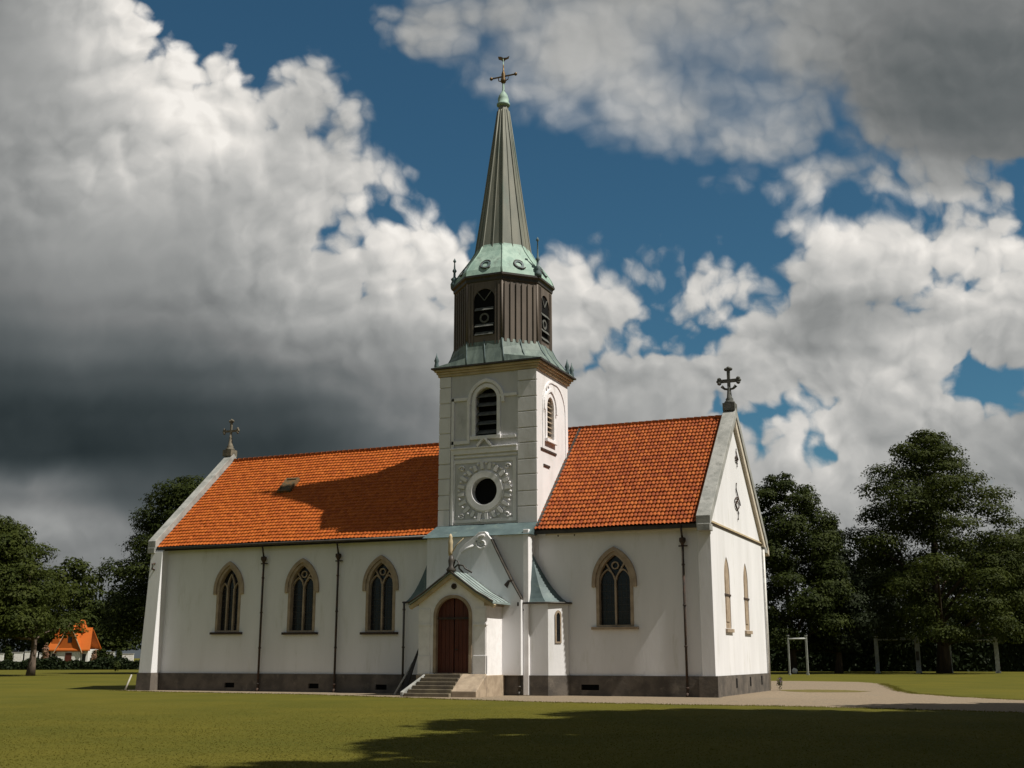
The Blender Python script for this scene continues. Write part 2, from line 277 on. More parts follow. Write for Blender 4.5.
# ------------------------------------------------------------------ mesh helpers
class MB:
    def __init__(s): s.v = []; s.f = []; s.smooth = set()
    def quad(s, a, b, c, d):
        i = len(s.v); s.v += [a, b, c, d]; s.f.append((i, i+1, i+2, i+3))
    def hexa(s, p):
        """8 corners: bottom 0-3 counter-clockwise, top 4-7"""
        i = len(s.v); s.v += [tuple(q) for q in p]
        for f in ((3, 2, 1, 0), (4, 5, 6, 7), (0, 1, 5, 4), (1, 2, 6, 5), (2, 3, 7, 6), (3, 0, 4, 7)): s.f.append(tuple(i+k for k in f))
        return s
    def box(s, x0, x1, y0, y1, z0, z1):
        return s.hexa([(x0, y0, z0), (x1, y0, z0), (x1, y1, z0), (x0, y1, z0), (x0, y0, z1), (x1, y0, z1), (x1, y1, z1), (x0, y1, z1)])
    def prism(s, outline, F, d0, d1, holes=()):
        """polygon (a, b) in frame F pushed from depth d0 to d1 along its normal, with holes"""
        loops = [list(outline)]+[list(h) for h in holes]
        tri = tessellate_polygon([[Vector((a, b, 0)) for a, b in l] for l in loops])
        flat = [p for l in loops for p in l]
        n = len(flat); i = len(s.v)
        s.v += [F(a, b, d0) for a, b in flat]+[F(a, b, d1) for a, b in flat]
        def area(t): (x0, y0), (x1, y1), (x2, y2) = [flat[k] for k in t]; return (x1-x0)*(y2-y0)-(x2-x0)*(y1-y0)
        for t in tri:
            t = tuple(t) if area(t) > 0 else tuple(reversed(t))
            s.f.append(tuple(i+n+k for k in t)); s.f.append(tuple(i+k for k in reversed(t)))
        o = 0
        for q, l in enumerate(loops):
            A = sum(l[k][0]*l[(k+1) % len(l)][1]-l[(k+1) % len(l)][0]*l[k][1] for k in range(len(l)))
            ccw = (A > 0) == (q == 0)
            for k in range(len(l)):
                a, b = o+k, o+(k+1) % len(l)
                s.f.append((i+a, i+b, i+n+b, i+n+a) if ccw else (i+b, i+a, i+n+a, i+n+b))
            o += len(l)
        return s
    def tube(s, pts, r, n=8, cap=True):
        pts = [Vector(p) for p in pts]; rs = r if isinstance(r, (list, tuple)) else [r]*len(pts)
        i = len(s.v); ref = Vector((0, 0, 1))
        for k, p in enumerate(pts):
            t = (pts[min(k+1, len(pts)-1)]-pts[max(k-1, 0)]).normalized()
            a = t.cross(ref if abs(t.z) < .95 else Vector((1, 0, 0))).normalized(); b = t.cross(a).normalized()
            for j in range(n):
                w = 2*math.pi*j/n; s.v.append(tuple(p+(a*math.cos(w)+b*math.sin(w))*rs[k]))
        for k in range(len(pts)-1):
            for j in range(n):
                s.smooth.add(len(s.f)); s.f.append((i+k*n+j, i+k*n+(j+1) % n, i+(k+1)*n+(j+1) % n, i+(k+1)*n+j))
        if cap:
            s.f.append(tuple(i+j for j in reversed(range(n)))); e = i+(len(pts)-1)*n; s.f.append(tuple(e+j for j in range(n)))
        return s
    def lathe(s, c, prof, n=12, smooth=True, rot=0.0, cap=True):
        """profile of (radius, z) round the vertical through c"""
        i = len(s.v)
        for r, z in prof:
            for j in range(n):
                w = rot+2*math.pi*j/n; s.v.append((c[0]+r*math.cos(w), c[1]+r*math.sin(w), c[2]+z))
        for k in range(len(prof)-1):
            for j in range(n):
                if smooth: s.smooth.add(len(s.f))
                s.f.append((i+k*n+j, i+k*n+(j+1) % n, i+(k+1)*n+(j+1) % n, i+(k+1)*n+j))
        if cap:
            s.f.append(tuple(i+j for j in reversed(range(n)))); e = i+(len(prof)-1)*n; s.f.append(tuple(e+j for j in range(n)))
        return s
    def build(s, name, mat, parent=None, loc=None, uv=None, bevel=0):
        me = bpy.data.meshes.new(name); me.from_pydata([tuple(map(float, p)) for p in s.v], [], s.f); me.update()
        if s.smooth:
            for k in s.smooth: me.polygons[k].use_smooth = True
        me.materials.append(MAT[mat] if isinstance(mat, str) else mat)
        o = bpy.data.objects.new(name, me); COL.objects.link(o)
        if parent is not None:
            o.parent = parent
            o.location = -root_loc(parent)
        if bevel:
            b = o.modifiers.new('bevel', 'BEVEL'); b.width = bevel; b.segments = 2; b.limit_method = 'ANGLE'; b.angle_limit = math.radians(40)
        return o
def root_loc(p):
    l = Vector((0, 0, 0))
    while p is not None: l = l+p.location; p = p.parent
    return l
def empty(name, loc, label=None, cat=None, group=None):
    o = bpy.data.objects.new(name, None); COL.objects.link(o); o.location = loc; o.empty_display_size = .3
    if label: o['label'] = label
    if cat: o['category'] = cat
    if group: o['group'] = group
    return o
def tag(o, label, cat, group=None, kind=None):
    o['label'] = label; o['category'] = cat
    if group: o['group'] = group
    if kind: o['kind'] = kind
    return o
def rebase(o, loc):
    """move a single-mesh thing's origin to its base"""
    l = Vector(loc); o.data.transform(__import__('mathutils').Matrix.Translation(-l)); o.location = l; return o

def FS(y):                       # facing south: a = X, b = Z, outward -Y
    return lambda a, b, d: (a, y-d, b)
def FE(x):                       # facing east: a = Y, b = Z, outward +X
    return lambda a, b, d: (x+d, a, b)
def FW(x):                       # facing west: a = -Y, outward -X
    return lambda a, b, d: (x-d, -a, b)
def FN(y):
    return lambda a, b, d: (-a, y+d, b)

def arch(cx, w, z0, zs, zt, n=9):
    """outline of an arched opening, counter-clockwise from bottom left"""
    h = zt-zs; c = (w*w/4-h*h)/w; R = w/2-c
    pr = []
    a1 = math.atan2(h, -c)
    for k in range(n+1):
        a = a1*k/n; pr.append((cx+c+R*math.cos(a), zs+R*math.sin(a)))
    pl = [(2*cx-x, z) for x, z in reversed(pr[:-1])]
    return [(cx-w/2, z0), (cx+w/2, z0)]+pr+pl
def arch_band(cx, w0, w1, zs, zt0, zt1, n=9, drop=0.0):
    """a hood: ring between two arches, with its feet carried down by drop"""
    o = arch(cx, w1, zs-drop, zs, zt1, n)[2:]; i = arch(cx, w0, zs-drop, zs, zt0, n)[2:]
    pts = [(cx+w1/2, zs-drop)]+o+[(cx-w1/2, zs-drop), (cx-w0/2, zs-drop)]+list(reversed(i))+[(cx+w0/2, zs-drop)]
    return pts
def circle(cx, cz, r, n=28): return [(cx+r*math.cos(2*math.pi*k/n), cz+r*math.sin(2*math.pi*k/n)) for k in range(n)]
def bar(mb, F, a0, b0, a1, b1, w, d0, d1):
    dx, dz = a1-a0, b1-b0; l = math.hypot(dx, dz); nx, nz = -dz/l*w/2, dx/l*w/2
    mb.prism([(a0-nx, b0-nz), (a1-nx, b1-nz), (a1+nx, b1+nz), (a0+nx, b0+nz)], F, d0, d1)
def arc_bar(mb, F, pts, w, d0, d1):
    for k in range(len(pts)-1):
        (x0, z0), (x1, z1) = pts[k], pts[k+1]; l = math.hypot(x1-x0, z1-z0); ex, ez = (x1-x0)/l*w*.3, (z1-z0)/l*w*.3
        bar(mb, F, x0-ex, z0-ez, x1+ex, z1+ez, w, d0-.0015*(k % 2), d1-.0015*(k % 2))

# ------------------------------------------------------------------ ground
def structure(o): o['kind'] = 'structure'; return o
def sheet(name, pts, z, mat):
    mb = MB(); tri = tessellate_polygon([[Vector((x, y, 0)) for x, y in pts]])
    mb.v = [(x, y, z) for x, y in pts]
    for t in tri:
        (x0, y0), (x1, y1), (x2, y2) = [pts[k] for k in t]
        mb.f.append(tuple(t) if (x1-x0)*(y2-y0)-(x2-x0)*(y1-y0) > 0 else tuple(reversed(t)))
    return structure(mb.build(name, mat))
structure(sheet('lawn', [(-2500, -400), (2500, -400), (2500, 3500), (-2500, 3500)], 0.0, 'lawn'))
def wobble(pts, step=.35, amp=.12):
    out = []; n = len(pts)
    for k in range(n):
        (x0, y0), (x1, y1) = pts[k], pts[(k+1) % n]; m = max(1, min(120, int(math.hypot(x1-x0, y1-y0)/step)))
        for j in range(m):
            t = j/m; out.append((x0+(x1-x0)*t+random.uniform(-amp, amp), y0+(y1-y0)*t+random.uniform(-amp, amp)))
    return out
PATH = [(-31.5, -1.3), (-27.5, -2.6), (-18.2, -3.3), (-14, -4.8), (-11.5, -5.7), (-8, -6.9), (-4.9, -7.8), (-2.2, -8.0), (1.6, -8.2), (3.9, -8.1), (7, -8.6), (12.2, -10.2), (30, -15),
        (30, -4), (12.1, 1.5), (9.5, 4.9), (7.3, 9.2), (6.2, 14), (5.2, 21), (3.6, 31), (1.5, 36), (-3, 38), (-8, 36), (-4, 24), (-3, 13), (-31.5, 13), (-31.8, 4)]
PATHW = wobble(PATH)
sheet('gravel_path', PATHW, .006, 'gravel')
sheet('grass_patch', wobble([(.25, 12.6), (1.2, 10.2), (2.6, 9.2), (4.6, 10.2), (5.0, 12.2), (3.6, 14.0), (1.5, 14.2)], .3, .15), .012, 'patch')

def inside(x, y, poly):
    r = np.zeros(len(x), bool); n = len(poly)
    for k in range(n):
        (x0, y0), (x1, y1) = poly[k], poly[(k+1) % n]
        c = ((y0 > y) != (y1 > y)) & (x < (x1-x0)*(y-y0)/((y1-y0) or 1e-9)+x0); r ^= c
    return r
def grass(n=330000):
    """short mown blades on the near lawn, one triangle each"""
    d = 11+34*rng.random(n*2)**1.25; uu = rng.uniform(-.47, .47, n*2)*d
    x = CAM[0]+FH[0]*d+RT[0]*uu; y = CAM[1]+FH[1]*d+RT[1]*uu
    k = (~inside(x, y, PATH)) & ((y < -.4) | (x < -31.5)); x, y, d = x[k][:n], y[k][:n], d[k][:n]; n = len(x)
    h = rng.uniform(.006, .018, n)*np.clip((47-d)/20, .25, 1); w = .005+.0003*d; a = rng.uniform(0, 2*np.pi, n); lx, ly = rng.normal(0, .022, n), rng.normal(0, .022, n)
    v = np.empty((n, 3, 3)); v[:, 0] = np.c_[x-w*np.cos(a), y-w*np.sin(a), np.zeros(n)]; v[:, 1] = np.c_[x+w*np.cos(a), y+w*np.sin(a), np.zeros(n)]; v[:, 2] = np.c_[x+lx, y+ly, h]
    e = np.array([p for p in PATHW if p[1] < -1.5 or p[0] > 3.5]); m = 26000; k = rng.integers(0, len(e), m)
    px = e[k, 0]+rng.normal(0, .16, m); py = e[k, 1]+rng.normal(0, .12, m); a = rng.uniform(0, 2*np.pi, m); h = rng.uniform(.02, .075, m)*rng.uniform(.4, 1, m)
    t = np.empty((m, 3, 3)); t[:, 0] = np.c_[px-.012*np.cos(a), py-.012*np.sin(a), np.zeros(m)]; t[:, 1] = np.c_[px+.012*np.cos(a), py+.012*np.sin(a), np.zeros(m)]; t[:, 2] = np.c_[px+rng.normal(0, .03, m), py+rng.normal(0, .03, m), h]
    v = np.concatenate([v, t])
    return raw_mesh('grass', v.reshape(-1, 3), 3, 'grass_blade')
def raw_mesh(name, verts, k, mat, parent=None, smooth=False):
    n = len(verts)//k; me = bpy.data.meshes.new(name)
    me.vertices.add(len(verts)); me.vertices.foreach_set('co', np.ascontiguousarray(verts, np.float32).ravel())
    me.loops.add(n*k); me.loops.foreach_set('vertex_index', np.arange(n*k, dtype=np.int32))
    me.polygons.add(n); me.polygons.foreach_set('loop_start', np.arange(0, n*k, k, dtype=np.int32)); me.polygons.foreach_set('loop_total', np.full(n, k, np.int32))
    me.update(); me.validate(); me.materials.append(MAT[mat])
    o = bpy.data.objects.new(name, me); COL.objects.link(o)
    if parent is not None: o.parent = parent
    return o
tag(grass(170000), 'short mown grass blades covering the lawn in front of the church', 'grass', kind='stuff')

# ------------------------------------------------------------------ the church
XW, XE, WD = -30.35, 0.0, 11.7               # west and east ends, width north-south
HE, HR = 7.72, 13.25                        # eaves and ridge
YR = WD/2; SL = (HR-HE)/YR
PZ = .88                                    # top of the plinth
TX0, TX1, TY0, TY1 = -13.27, -8.08, -.06, 4.15
TCX, TCY = -10.86, 2.2
church = empty('church', (-15, 0, 0), 'white plastered church with orange tiled roofs, square clock tower and tall green copper spire', 'church')
CH = church
def sub(mb, name, mat, parent, **k): return mb.build(name, mat, parent, **k)

WINS = [(-25.40, 1.22, 3.02, 5.05, 6.20, 3), (-20.93, 1.34, 2.98, 5.05, 6.22, 2), (-16.40, 1.34, 2.95, 5.05, 6.22, 2), (-4.40, 1.46, 3.08, 4.95, 6.20, 2)]
holes = [arch(cx, w+.26, z0-.05, zs, zt+.13) for cx, w, z0, zs, zt, n in WINS]
# walls -------------------------------------------------------------
mb = MB()
mb.prism([(XW, PZ), (XE, PZ), (XE, HE), (XW, HE)], FS(0.0), -.6, 0, holes)
mb.prism([(-XE, PZ), (-XW, PZ), (-XW, HE), (-XE, HE)], FN(WD), -.6, 0)
wall = mb.build('wall', 'plaster', CH)
def gable(F, niches):
    mb = MB(); pts = [(.6-.002, PZ), (WD-.598, PZ), (WD-.598, HE-.6), (WD+.0, HE-.02), (YR, HR+.02), (0, HE-.02), (.598, HE-.6)]
    pts = [(0.003, PZ), (WD-.003, PZ), (WD-.003, HE-.03), (YR, HR+.1), (.003, HE-.03)]
    return mb
mb = MB(); NI = [(3.15, 1.10, 2.95, 5.25, 6.2), (7.2, 1.0, 2.95, 5.25, 6.2)]
mb.prism([(.003, PZ), (WD-.003, PZ), (WD-.003, HE-.03), (YR, HR+.06), (.003, HE-.03)], FE(0.004), -.75, 0, [arch(*n) for n in NI])
ge = mb.build('gable_wall', 'plaster', CH)
for n in NI:                                             # blind lancets of tan stone
    m = MB(); m.prism(arch(n[0], n[1]+.03, n[2]-.01, n[3], n[4]+.02), FE(0), -.30, -.03)
    m.prism(arch(n[0], n[1]*.55, n[2]+.3, n[3]-.05, n[4]-.22), FE(0), -.102, .0)
    lan = m.build('blind_window', 'sandstone', CH)
    m = MB(); m.box(-.08, .10, n[0]-.70, n[0]+.70, n[2]-.17, n[2]-.02); m.build('sill', 'sandstone', lan)
    m = MB(); m.box(-.09, .03, n[0]-.62, n[0]+.62, 4.42, 4.5); m.build('iron_bar', 'rust', lan)
mb = MB(); mb.prism([(-WD+.003, PZ), (-.003, PZ), (-.003, HE-.03), (-YR, 13.0), (-WD+.003, HE-.03)], FW(XW-.004), -.75, 0)
gw = mb.build('gable_wall', 'plaster', CH)
# plinth
mb = MB(); e = .09
VENTS = [(-25.0, .18), (-20.0, .18), (-5.6, .25), (-16.2, .16)]
vh = [[(x-.42 if i == 2 else x-.3, z), (x+.42 if i == 2 else x+.3, z), (x+.42 if i == 2 else x+.3, z+.24), (x-.42 if i == 2 else x-.3, z+.24)] for i, (x, z) in enumerate(VENTS)]
mb.prism([(XW-e, -.3), (XE+e, -.3), (XE+e, PZ), (XW-e, PZ)], FS(-e), -.5, 0, vh)
mb.prism([(-XE-e, -.3), (-XW+e, -.3), (-XW+e, PZ), (-XE-e, PZ)], FN(WD+e), -.5, 0)
mb.prism([(.42, -.3), (WD-.42, -.3), (WD-.42, PZ), (.42, PZ)], FE(XE+e-.003), -.5, 0)
mb.prism([(-WD+.42, -.3), (-.42, -.3), (-.42, PZ), (-WD+.42, PZ)], FW(XW-e+.003), -.5, 0)
pl = mb.build('plinth', 'plinth', CH)
for i, h in enumerate(vh):
    m = MB(); m.box(h[0][0]-.02, h[1][0]+.02, .05, .09, h[0][1]-.02, h[2][1]+.02)
    for k in range(4): zz = h[0][1]+.03+.055*k; m.box(h[0][0], h[1][0], -.0, .04, zz, zz+.018)
    m.build('vent', 'black', pl)
for yy, zz in ((3.9, .32), (6.9, .34), (9.6, .35)):
    m = MB(); m.box(XE+e-.02, XE+e+.012, yy-.13, yy+.13, zz, zz+.42); m.build('air_hole', 'black', pl)

# windows -----------------------------------------------------------
def window(cx, w, z0, zs, zt, lights, F, parent):
    m = MB(); m.prism(arch(cx, w+.30, z0-.07, zs, zt+.15), F, -.34, .022, [arch(cx, w, z0, zs, zt)])
    win = m.build('window', 'sandstone', parent, bevel=.008)
    m = MB(); m.prism(arch(cx, w+.06, z0-.02, zs, zt+.03), F, -.30, -.27)
    # leading of the small panes
    m.build('pane', 'glass', win)
    m = MB()
    for zz in np.arange(z0+.3, zs+.1, .3): bar(m, F, cx-w/2, zz, cx+w/2, zz, .014, -.268, -.255)
    nv = 6
    for k in range(1, nv): xx = cx-w/2+w*k/nv; bar(m, F, xx, z0, xx, zs+.15, .012, -.267, -.256)
    m.build('leading', 'darkmetal', win)
    m = MB(); h = zt-zs
    A = arch(cx, w, z0, zs, zt, 12)
    if lights == 2:
        bar(m, F, cx, z0, cx, zs+.12, .085, -.262, -.13)
        for sg in (-1, 1):                                     # sub-arches meeting the mullion
            sa = arch(cx+sg*w/4, w/2+.02, z0, zs-.02, zs+h*.48, 7)[2:]
            arc_bar(m, F, sa, .055, -.261, -.14)
            arc_bar(m, F, [(cx, zs+.05), (cx+sg*.10, zs+.35), (cx+sg*w*.30, zs+h*.70)], .06, -.259, -.138)
        arc_bar(m, F, circle(cx, zs+h*.62, .155, 12)+[circle(cx, zs+h*.62, .155, 12)[0]], .05, -.257, -.136)
    else:
        for sg in (-1, 1):
            bar(m, F, cx+sg*w*.17, z0, cx+sg*w*.17, zs+.1, .085, -.262, -.13)
            sa = arch(cx+sg*w*.335, w*.33, z0, zs-.05, zs+h*.34, 7)[2:]; arc_bar(m, F, sa, .05, -.261, -.14)
        sa = arch(cx, w*.36, z0, zs+.05, zs+h*.72, 8)[2:]; arc_bar(m, F, sa, .06, -.259, -.138)
    m.build('tracery', 'sandstone', win)
    m = MB(); m.prism(arch_band(cx, w+.30, w+.66, zs+.02, zt+.15, zt+.36, 9, .22), F, -.05, .10); m.build('hood_mould', 'sandstone', win, bevel=.02)
    m = MB(); i = len(m.v)
    a0, a1 = cx-w/2-.36, cx+w/2+.36
    m.prism([(a0, z0-.20), (a1, z0-.20), (a1, z0-.085), (a0, z0-.085)], F, -.10, .16)
    m.build('sill', 'sandstone' if lights == 2 and cx > -10 else 'rust', win, bevel=.01)
    return win
for wv in WINS: window(*wv, FS(0.0), CH)

# roofs -------------------------------------------------------------
HRN = 12.98; SLN = (HRN-HE)/YR                # the nave's ridge lies a little lower
def tiled_slope(mb, x0, x1, tw, th, south=True, rx=6, ry=4, amp=.035, lap=.04, kind='pan', SL=SL):
    """one slope as a height field of overlapping clay tiles; returns uv per vertex"""
    y_e = -.38; run = (YR-y_e); sl = math.hypot(run, SL*run); nr = int(round(sl/th)); nc = int(round((x1-x0)/tw)); th2 = sl/nr
    ux = np.linspace(0, nc*rx, nc*rx+1)/rx; xs = x0+ux*(x1-x0)/nc
    prof = (np.abs(np.sin(np.pi*ux))**.8 if kind == 'pan' else .55+.45*np.cos(2*np.pi*(ux-.5)))
    rows = []
    for r in range(nr):
        for q in range(ry+1 if True else ry): rows.append((r+q/ry*.999, q/ry))
    t = np.array([a for a, b in rows]); fr = np.array([b for a, b in rows])
    jit = rng.normal(0, .006, (nr, nc))
    X, T = np.meshgrid(xs, t); s = T*th2
    hgt = .05+amp*prof[None, :]+lap*(1-fr[:, None])
    if kind == 'scale':                     # rounded lower edges: the tile's lip steps back between tiles
        hgt = .045+lap*(1-fr[:, None])*1.0+amp*prof[None, :]
    ci = np.minimum((ux).astype(int), nc-1); ri = np.minimum(t.astype(int), nr-1)
    hgt = hgt+jit[ri][:, ci]
    sag = .02*np.sin(X*1.3)+.015*np.sin(X*.53+1)
    c, sn = run/sl, SL*run/sl
    Y = y_e+s*c-hgt*sn; Z = HE+SL*y_e+s*sn+hgt*c+sag*.6
    if not south: Y = WD-Y
    i = len(mb.v); R, Cn = X.shape
    mb.v += list(zip(X.ravel(), Y.ravel(), Z.ravel()))
    uvx = np.broadcast_to(ux[None, :]*tw, X.shape).ravel(); uvy = (T*th).ravel()
    for a in range(R-1):
        for b in range(Cn-1):
            k = i+a*Cn+b; mb.smooth.add(len(mb.f)); mb.f.append((k, k+1, k+Cn+1, k+Cn) if south else (k, k+Cn, k+Cn+1, k+1))
    return list(zip(uvx, uvy))
def uv_build(mb, uvs, name, mat, parent):
    o = mb.build(name, mat, parent); l = o.data.uv_layers.new(name='uv')
    vi = np.empty(len(o.data.loops), np.int32); o.data.loops.foreach_get('vertex_index', vi)
    u = np.array(uvs, np.float32)[vi]; l.data.foreach_set('uv', u.ravel()); return o
mb = MB(); uvs = tiled_slope(mb, XW+.40, TX0+.02, .21, .28, rx=6, ry=3, amp=.035, lap=.035, SL=SLN)
uvs += tiled_slope(mb, XW+.40, TX0+.02, .21, .28, south=False, rx=2, ry=1, SL=SLN)
roof = uv_build(mb, uvs, 'roof', 'tile', CH)
mb = MB(); uvs = tiled_slope(mb, TX1-1.2, XE-.40, .18, .31, rx=8, ry=4, amp=.062, lap=.06)
uvs += tiled_slope(mb, TX0+.04, XE-.40, .18, .31, south=False, rx=2, ry=1)
roof2 = uv_build(mb, uvs, 'roof', 'pantile', CH)
# boarded underside that closes the roofs
for xa, xb, r in ((XW+.38, TX0+.01, roof), (TX0+.02, XE-.38, roof2)):
    SL, HR = (SLN, HRN) if r is roof else ((13.25-HE)/YR, 13.25)
    m = MB(); y0 = -.36 if r is roof else (TY1-.05)
    def slab(y0, y1, xa, xb):
        z0, z1 = HE+SL*y0, HE+SL*y1; m.hexa([(xa, y0, z0-.16), (xb, y0, z0-.16), (xb, y1, z1-.16), (xa, y1, z1-.16), (xa, y0, z0+.02), (xb, y0, z0+.02), (xb, y1, z1+.02), (xa, y1, z1+.02)])
    if r is roof: slab(-.36, YR, xa, xb)
    else: slab(-.36, YR, TX1-.01, xb); slab(TY1-.1, YR, xa, TX1-.02)
    z0 = HE-SL*.36
    m.hexa([(xa, WD+.36, z0-.16), (xa, YR, HR-.16), (xb, YR, HR-.16), (xb, WD+.36, z0-.16), (xa, WD+.36, z0+.02), (xa, YR, HR+.02), (xb, YR, HR+.02), (xb, WD+.36, z0+.02)])
    m.build('roof_boards', 'darkmetal', r)
    m = MB(); n = int((xb-xa)/.36); 
    for k in range(n):
        x = xa+.1+(xb-xa-.2)*k/n; m.tube([(x, YR, HR+.09), (x+.33, YR, HR+.075), (x+.37, YR, HR+.10)], [.135, .12, .145], 8)
    m.build('ridge_tiles', 'pantile', r)
# gutter and fascia
m = MB(); ze = HE-SL*.38
m.tube([(XW+.5, -.43, ze-.02), (TX0-.3, -.43, ze-.02)], .075, 8); m.box(XW+.5, TX0-.35, -.36, -.30, ze-.16, ze+.0)
m.build('gutter', 'darkmetal', roof)
m = MB(); m.box(TX1+.5, XE-.42, -.34, -.28, ze-.20, ze-.0); m.box(TX1+.5, XE-.42, -.285, -.005, ze-.10, ze+.06)
m.build('eaves_board', 'cornice', roof2)
for x in (-7.0, -6.2): m = MB(); m.tube([(x, -.2, ze-.02), (x, -.24, ze-.16), (x, -.22, ze-.28)], [.05, .05, .02], 6); m.build('bracket', 'darkmetal', roof2)
# lead flashing beside the tower and skylight in the nave roof
m = MB(); m.hexa([(TX1+.0, -.3, HE-SL*.3+.1), (TX1+.2, -.3, HE-SL*.3+.1), (TX1+.2, YR, HR+.1), (TX1+.0, YR, HR+.1), (TX1+.0, -.3, HE-SL*.3+.21), (TX1+.16, -.3, HE-SL*.3+.2), (TX1+.16, YR, HR+.2), (TX1+.0, YR, HR+.21)])
m.build('flashing', 'darkmetal', roof2)
SL, HR = (13.25-HE)/YR, 13.25
cxs, cys = -24.3, 3.45; n45 = Vector((0, -SL, 1)).normalized(); t45 = Vector((0, 1, SL)).normalized(); pc = Vector((cxs, cys, HE+SLN*cys))
def on_roof(a, b, d): return tuple(pc+Vector((1, 0, 0))*a+t45*b+n45*d)
m = MB(); m.prism([(-.42, -.62), (.42, -.62), (.42, .62), (-.42, .62)], on_roof, .02, .24, [[(-.32, -.5), (.32, -.5), (.32, .5), (-.32, .5)]])
sk = m.build('skylight', 'mossmetal', roof); m = MB(); m.prism([(-.33, -.51), (.33, -.51), (.33, .51), (-.33, .51)], on_roof, .12, .19); m.build('pane', 'mossmetal', sk)

# copings and crosses ------------------------------------------------
def coping(x0, x1, mat, HR, name='coping'):
    m = MB(); SL = (HR-HE)/YR
    for s in (0, 1):
        y0, y1 = -.55, YR
        pts = []
        for (yy, zz) in ((y0, HE+SL*y0), (y1, HR)): pts.append((yy, zz))
        (ya, za), (yb, zb) = pts
        q = [(ya, za+.02), (yb, zb+.02), (yb, zb+.52), (ya, za+.52)]
        if s: q = [(WD-a, b) for a, b in q]
        o = [(x0, *q[0]), (x1, *q[0]), (x1, *q[1]), (x0, *q[1]), (x0, *q[3]), (x1, *q[3]), (x1, *q[2]), (x0, *q[2])]
        if s: o = [o[1], o[0], o[3], o[2], o[5], o[4], o[7], o[6]]
        m.hexa(o)
        # kneeler stone at the foot
        a, b = (-.58, -.02) if not s else (WD+.02, WD+.58)
        m.box(x0+.03, x1-.03, a, b, HE+SL*-.55-.14, HE+SL*-.55+.16)
    return m.build(name, mat, CH, bevel=.02)
coping(-.42, .22, 'greystone', 13.25); coping(XW-.10, XW+.42, 'greystone', HRN)
def stone_cross(x, mat, HR, flower=False, k=1.0):
    z = HR+.36
    m = MB(); m.box(x-.3, x+.3, YR-.3, YR+.3, z, z+.38); m.lathe((x, YR, z+.38), [(.27, 0), (.27, .08), (.18, .16), (.20, .22), (.13, .32), (.09, .75), (.07, .95)], 10)
    c = z+1.55
    m.box(x-.07*k, x+.07*k, YR-.075*k, YR+.075*k, z+1.25, c+.62)
    m.box(x-.48, x+.48, YR-.07*k, YR+.07*k, c-.08*k, c+.08*k)
    for (dx, dz) in ((-.48, 0), (.48, 0), (0, .60)):
        for s in (-1, 1):
            ox, oz = (0, s*.11) if dx else (s*.11, 0)
            m.lathe((x+dx+ox, YR, c+dz+oz-.09), [(.02*k, 0), (.09*k, .04), (.11*k, .09), (.09*k, .14), (.02*k, .18)], 8)
        m.lathe((x+dx*1.12, YR, c+dz*1.1-.09), [(.02*k, 0), (.08*k, .04), (.10*k, .09), (.08*k, .14), (.02*k, .18)], 8)
    if flower:
        for sx in (-1, 1):
            m.tube([(x, YR, c-.45), (x+sx*.22, YR, c-.40), (x+sx*.36, YR, c-.26)], [.05, .06, .09], 6)
    return m.build('roof_cross', mat, CH)
stone_cross(-.10, 'darkstone', 13.25, True); stone_cross(XW+.10, 'crossstone', HRN, False, .7)
# gable ornaments: string course, wrought anchors
m = MB(); m.prism([(YR+.02, HR-.45), (WD-.15, HE-.30), (WD+1.15, HE-.75), (WD+1.15, HE-.45), (YR+.02, HR+.50)], FE(0), -.35, .16); m.build('raking_band', 'cornicepale', ge)
m = MB(); m.box(0, .07, .2, WD-.1, HE-.22, HE-.14); m.build('string_course', 'cornice', ge)
m = MB(); m.box(0, .045, .25, WD-.1, HE-.29, HE-.25); m.build('iron_band', 'rust', ge)
def anchor(y, z, s):
    m = MB(); P = [(0, 1.0, .0), (0, .62, -.06), (0, .2, .16), (0, -.2, -.14), (0, -.62, .10), (0, -1.0, .02)]
    m.tube([(.05, y+b*2.4*s, z+a*s) for _, a, b in P], .032, 6)
    m.tube([(.05, y+.75*s*math.cos(t)*(1-t/14), z-.15*s+.42*s*math.sin(t)*(1-t/14)) for t in np.linspace(0, 8.5, 18)], .028, 6)
    m.build('wall_anchor', 'rust', ge)
anchor(5.9, 9.1, .9); anchor(6.2, 11.3, .45)

# corner piers --------------------------------------------------------
m = MB(); zt = HE-.55
def pier(m, xb0, xb1, xt0, xt1, yb, yt, z0, z1, y1=.3):
    m.hexa([(xb0, yb, z0), (xb1, yb, z0), (xb1, y1, z0), (xb0, y1, z0), (xt0, yt, z1), (xt1, yt, z1), (xt1, y1, z1), (xt0, y1, z1)])
pier(m, -30.32, -29.50, -30.22, -29.46, -.72, -.50, PZ, zt); pier(m, -30.22, -29.46, -30.2, -29.48, -.50, -.05, zt+.001, HE-.15)
bt = m.build('buttress', 'plaster', CH, bevel=.02)
m = MB(); pier(m, -30.38, -29.44, -30.36, -29.45, -.80, -.78, -.2, PZ+.002); m.build('base', 'plinth', bt)
m = MB(); m.tube([(-29.9, -.5, 6.2), (-29.9, -.72, 6.25), (-29.9, -.74, 6.5), (-29.9, -.5, 6.55)], .05, 6); m.build('iron_ring', 'rust', bt)
m = MB(); m.prism([(-.50, PZ), (.09, PZ), (.09, HE-.42), (-.50, HE-.42)], FS(0), -.3, .10); pr = m.build('corner_pier', 'plaster', CH, bevel=.015)
m = MB(); m.box(-.62, .20, -.22, .48, -.2, PZ+.004); m.build('base', 'plinth', pr)

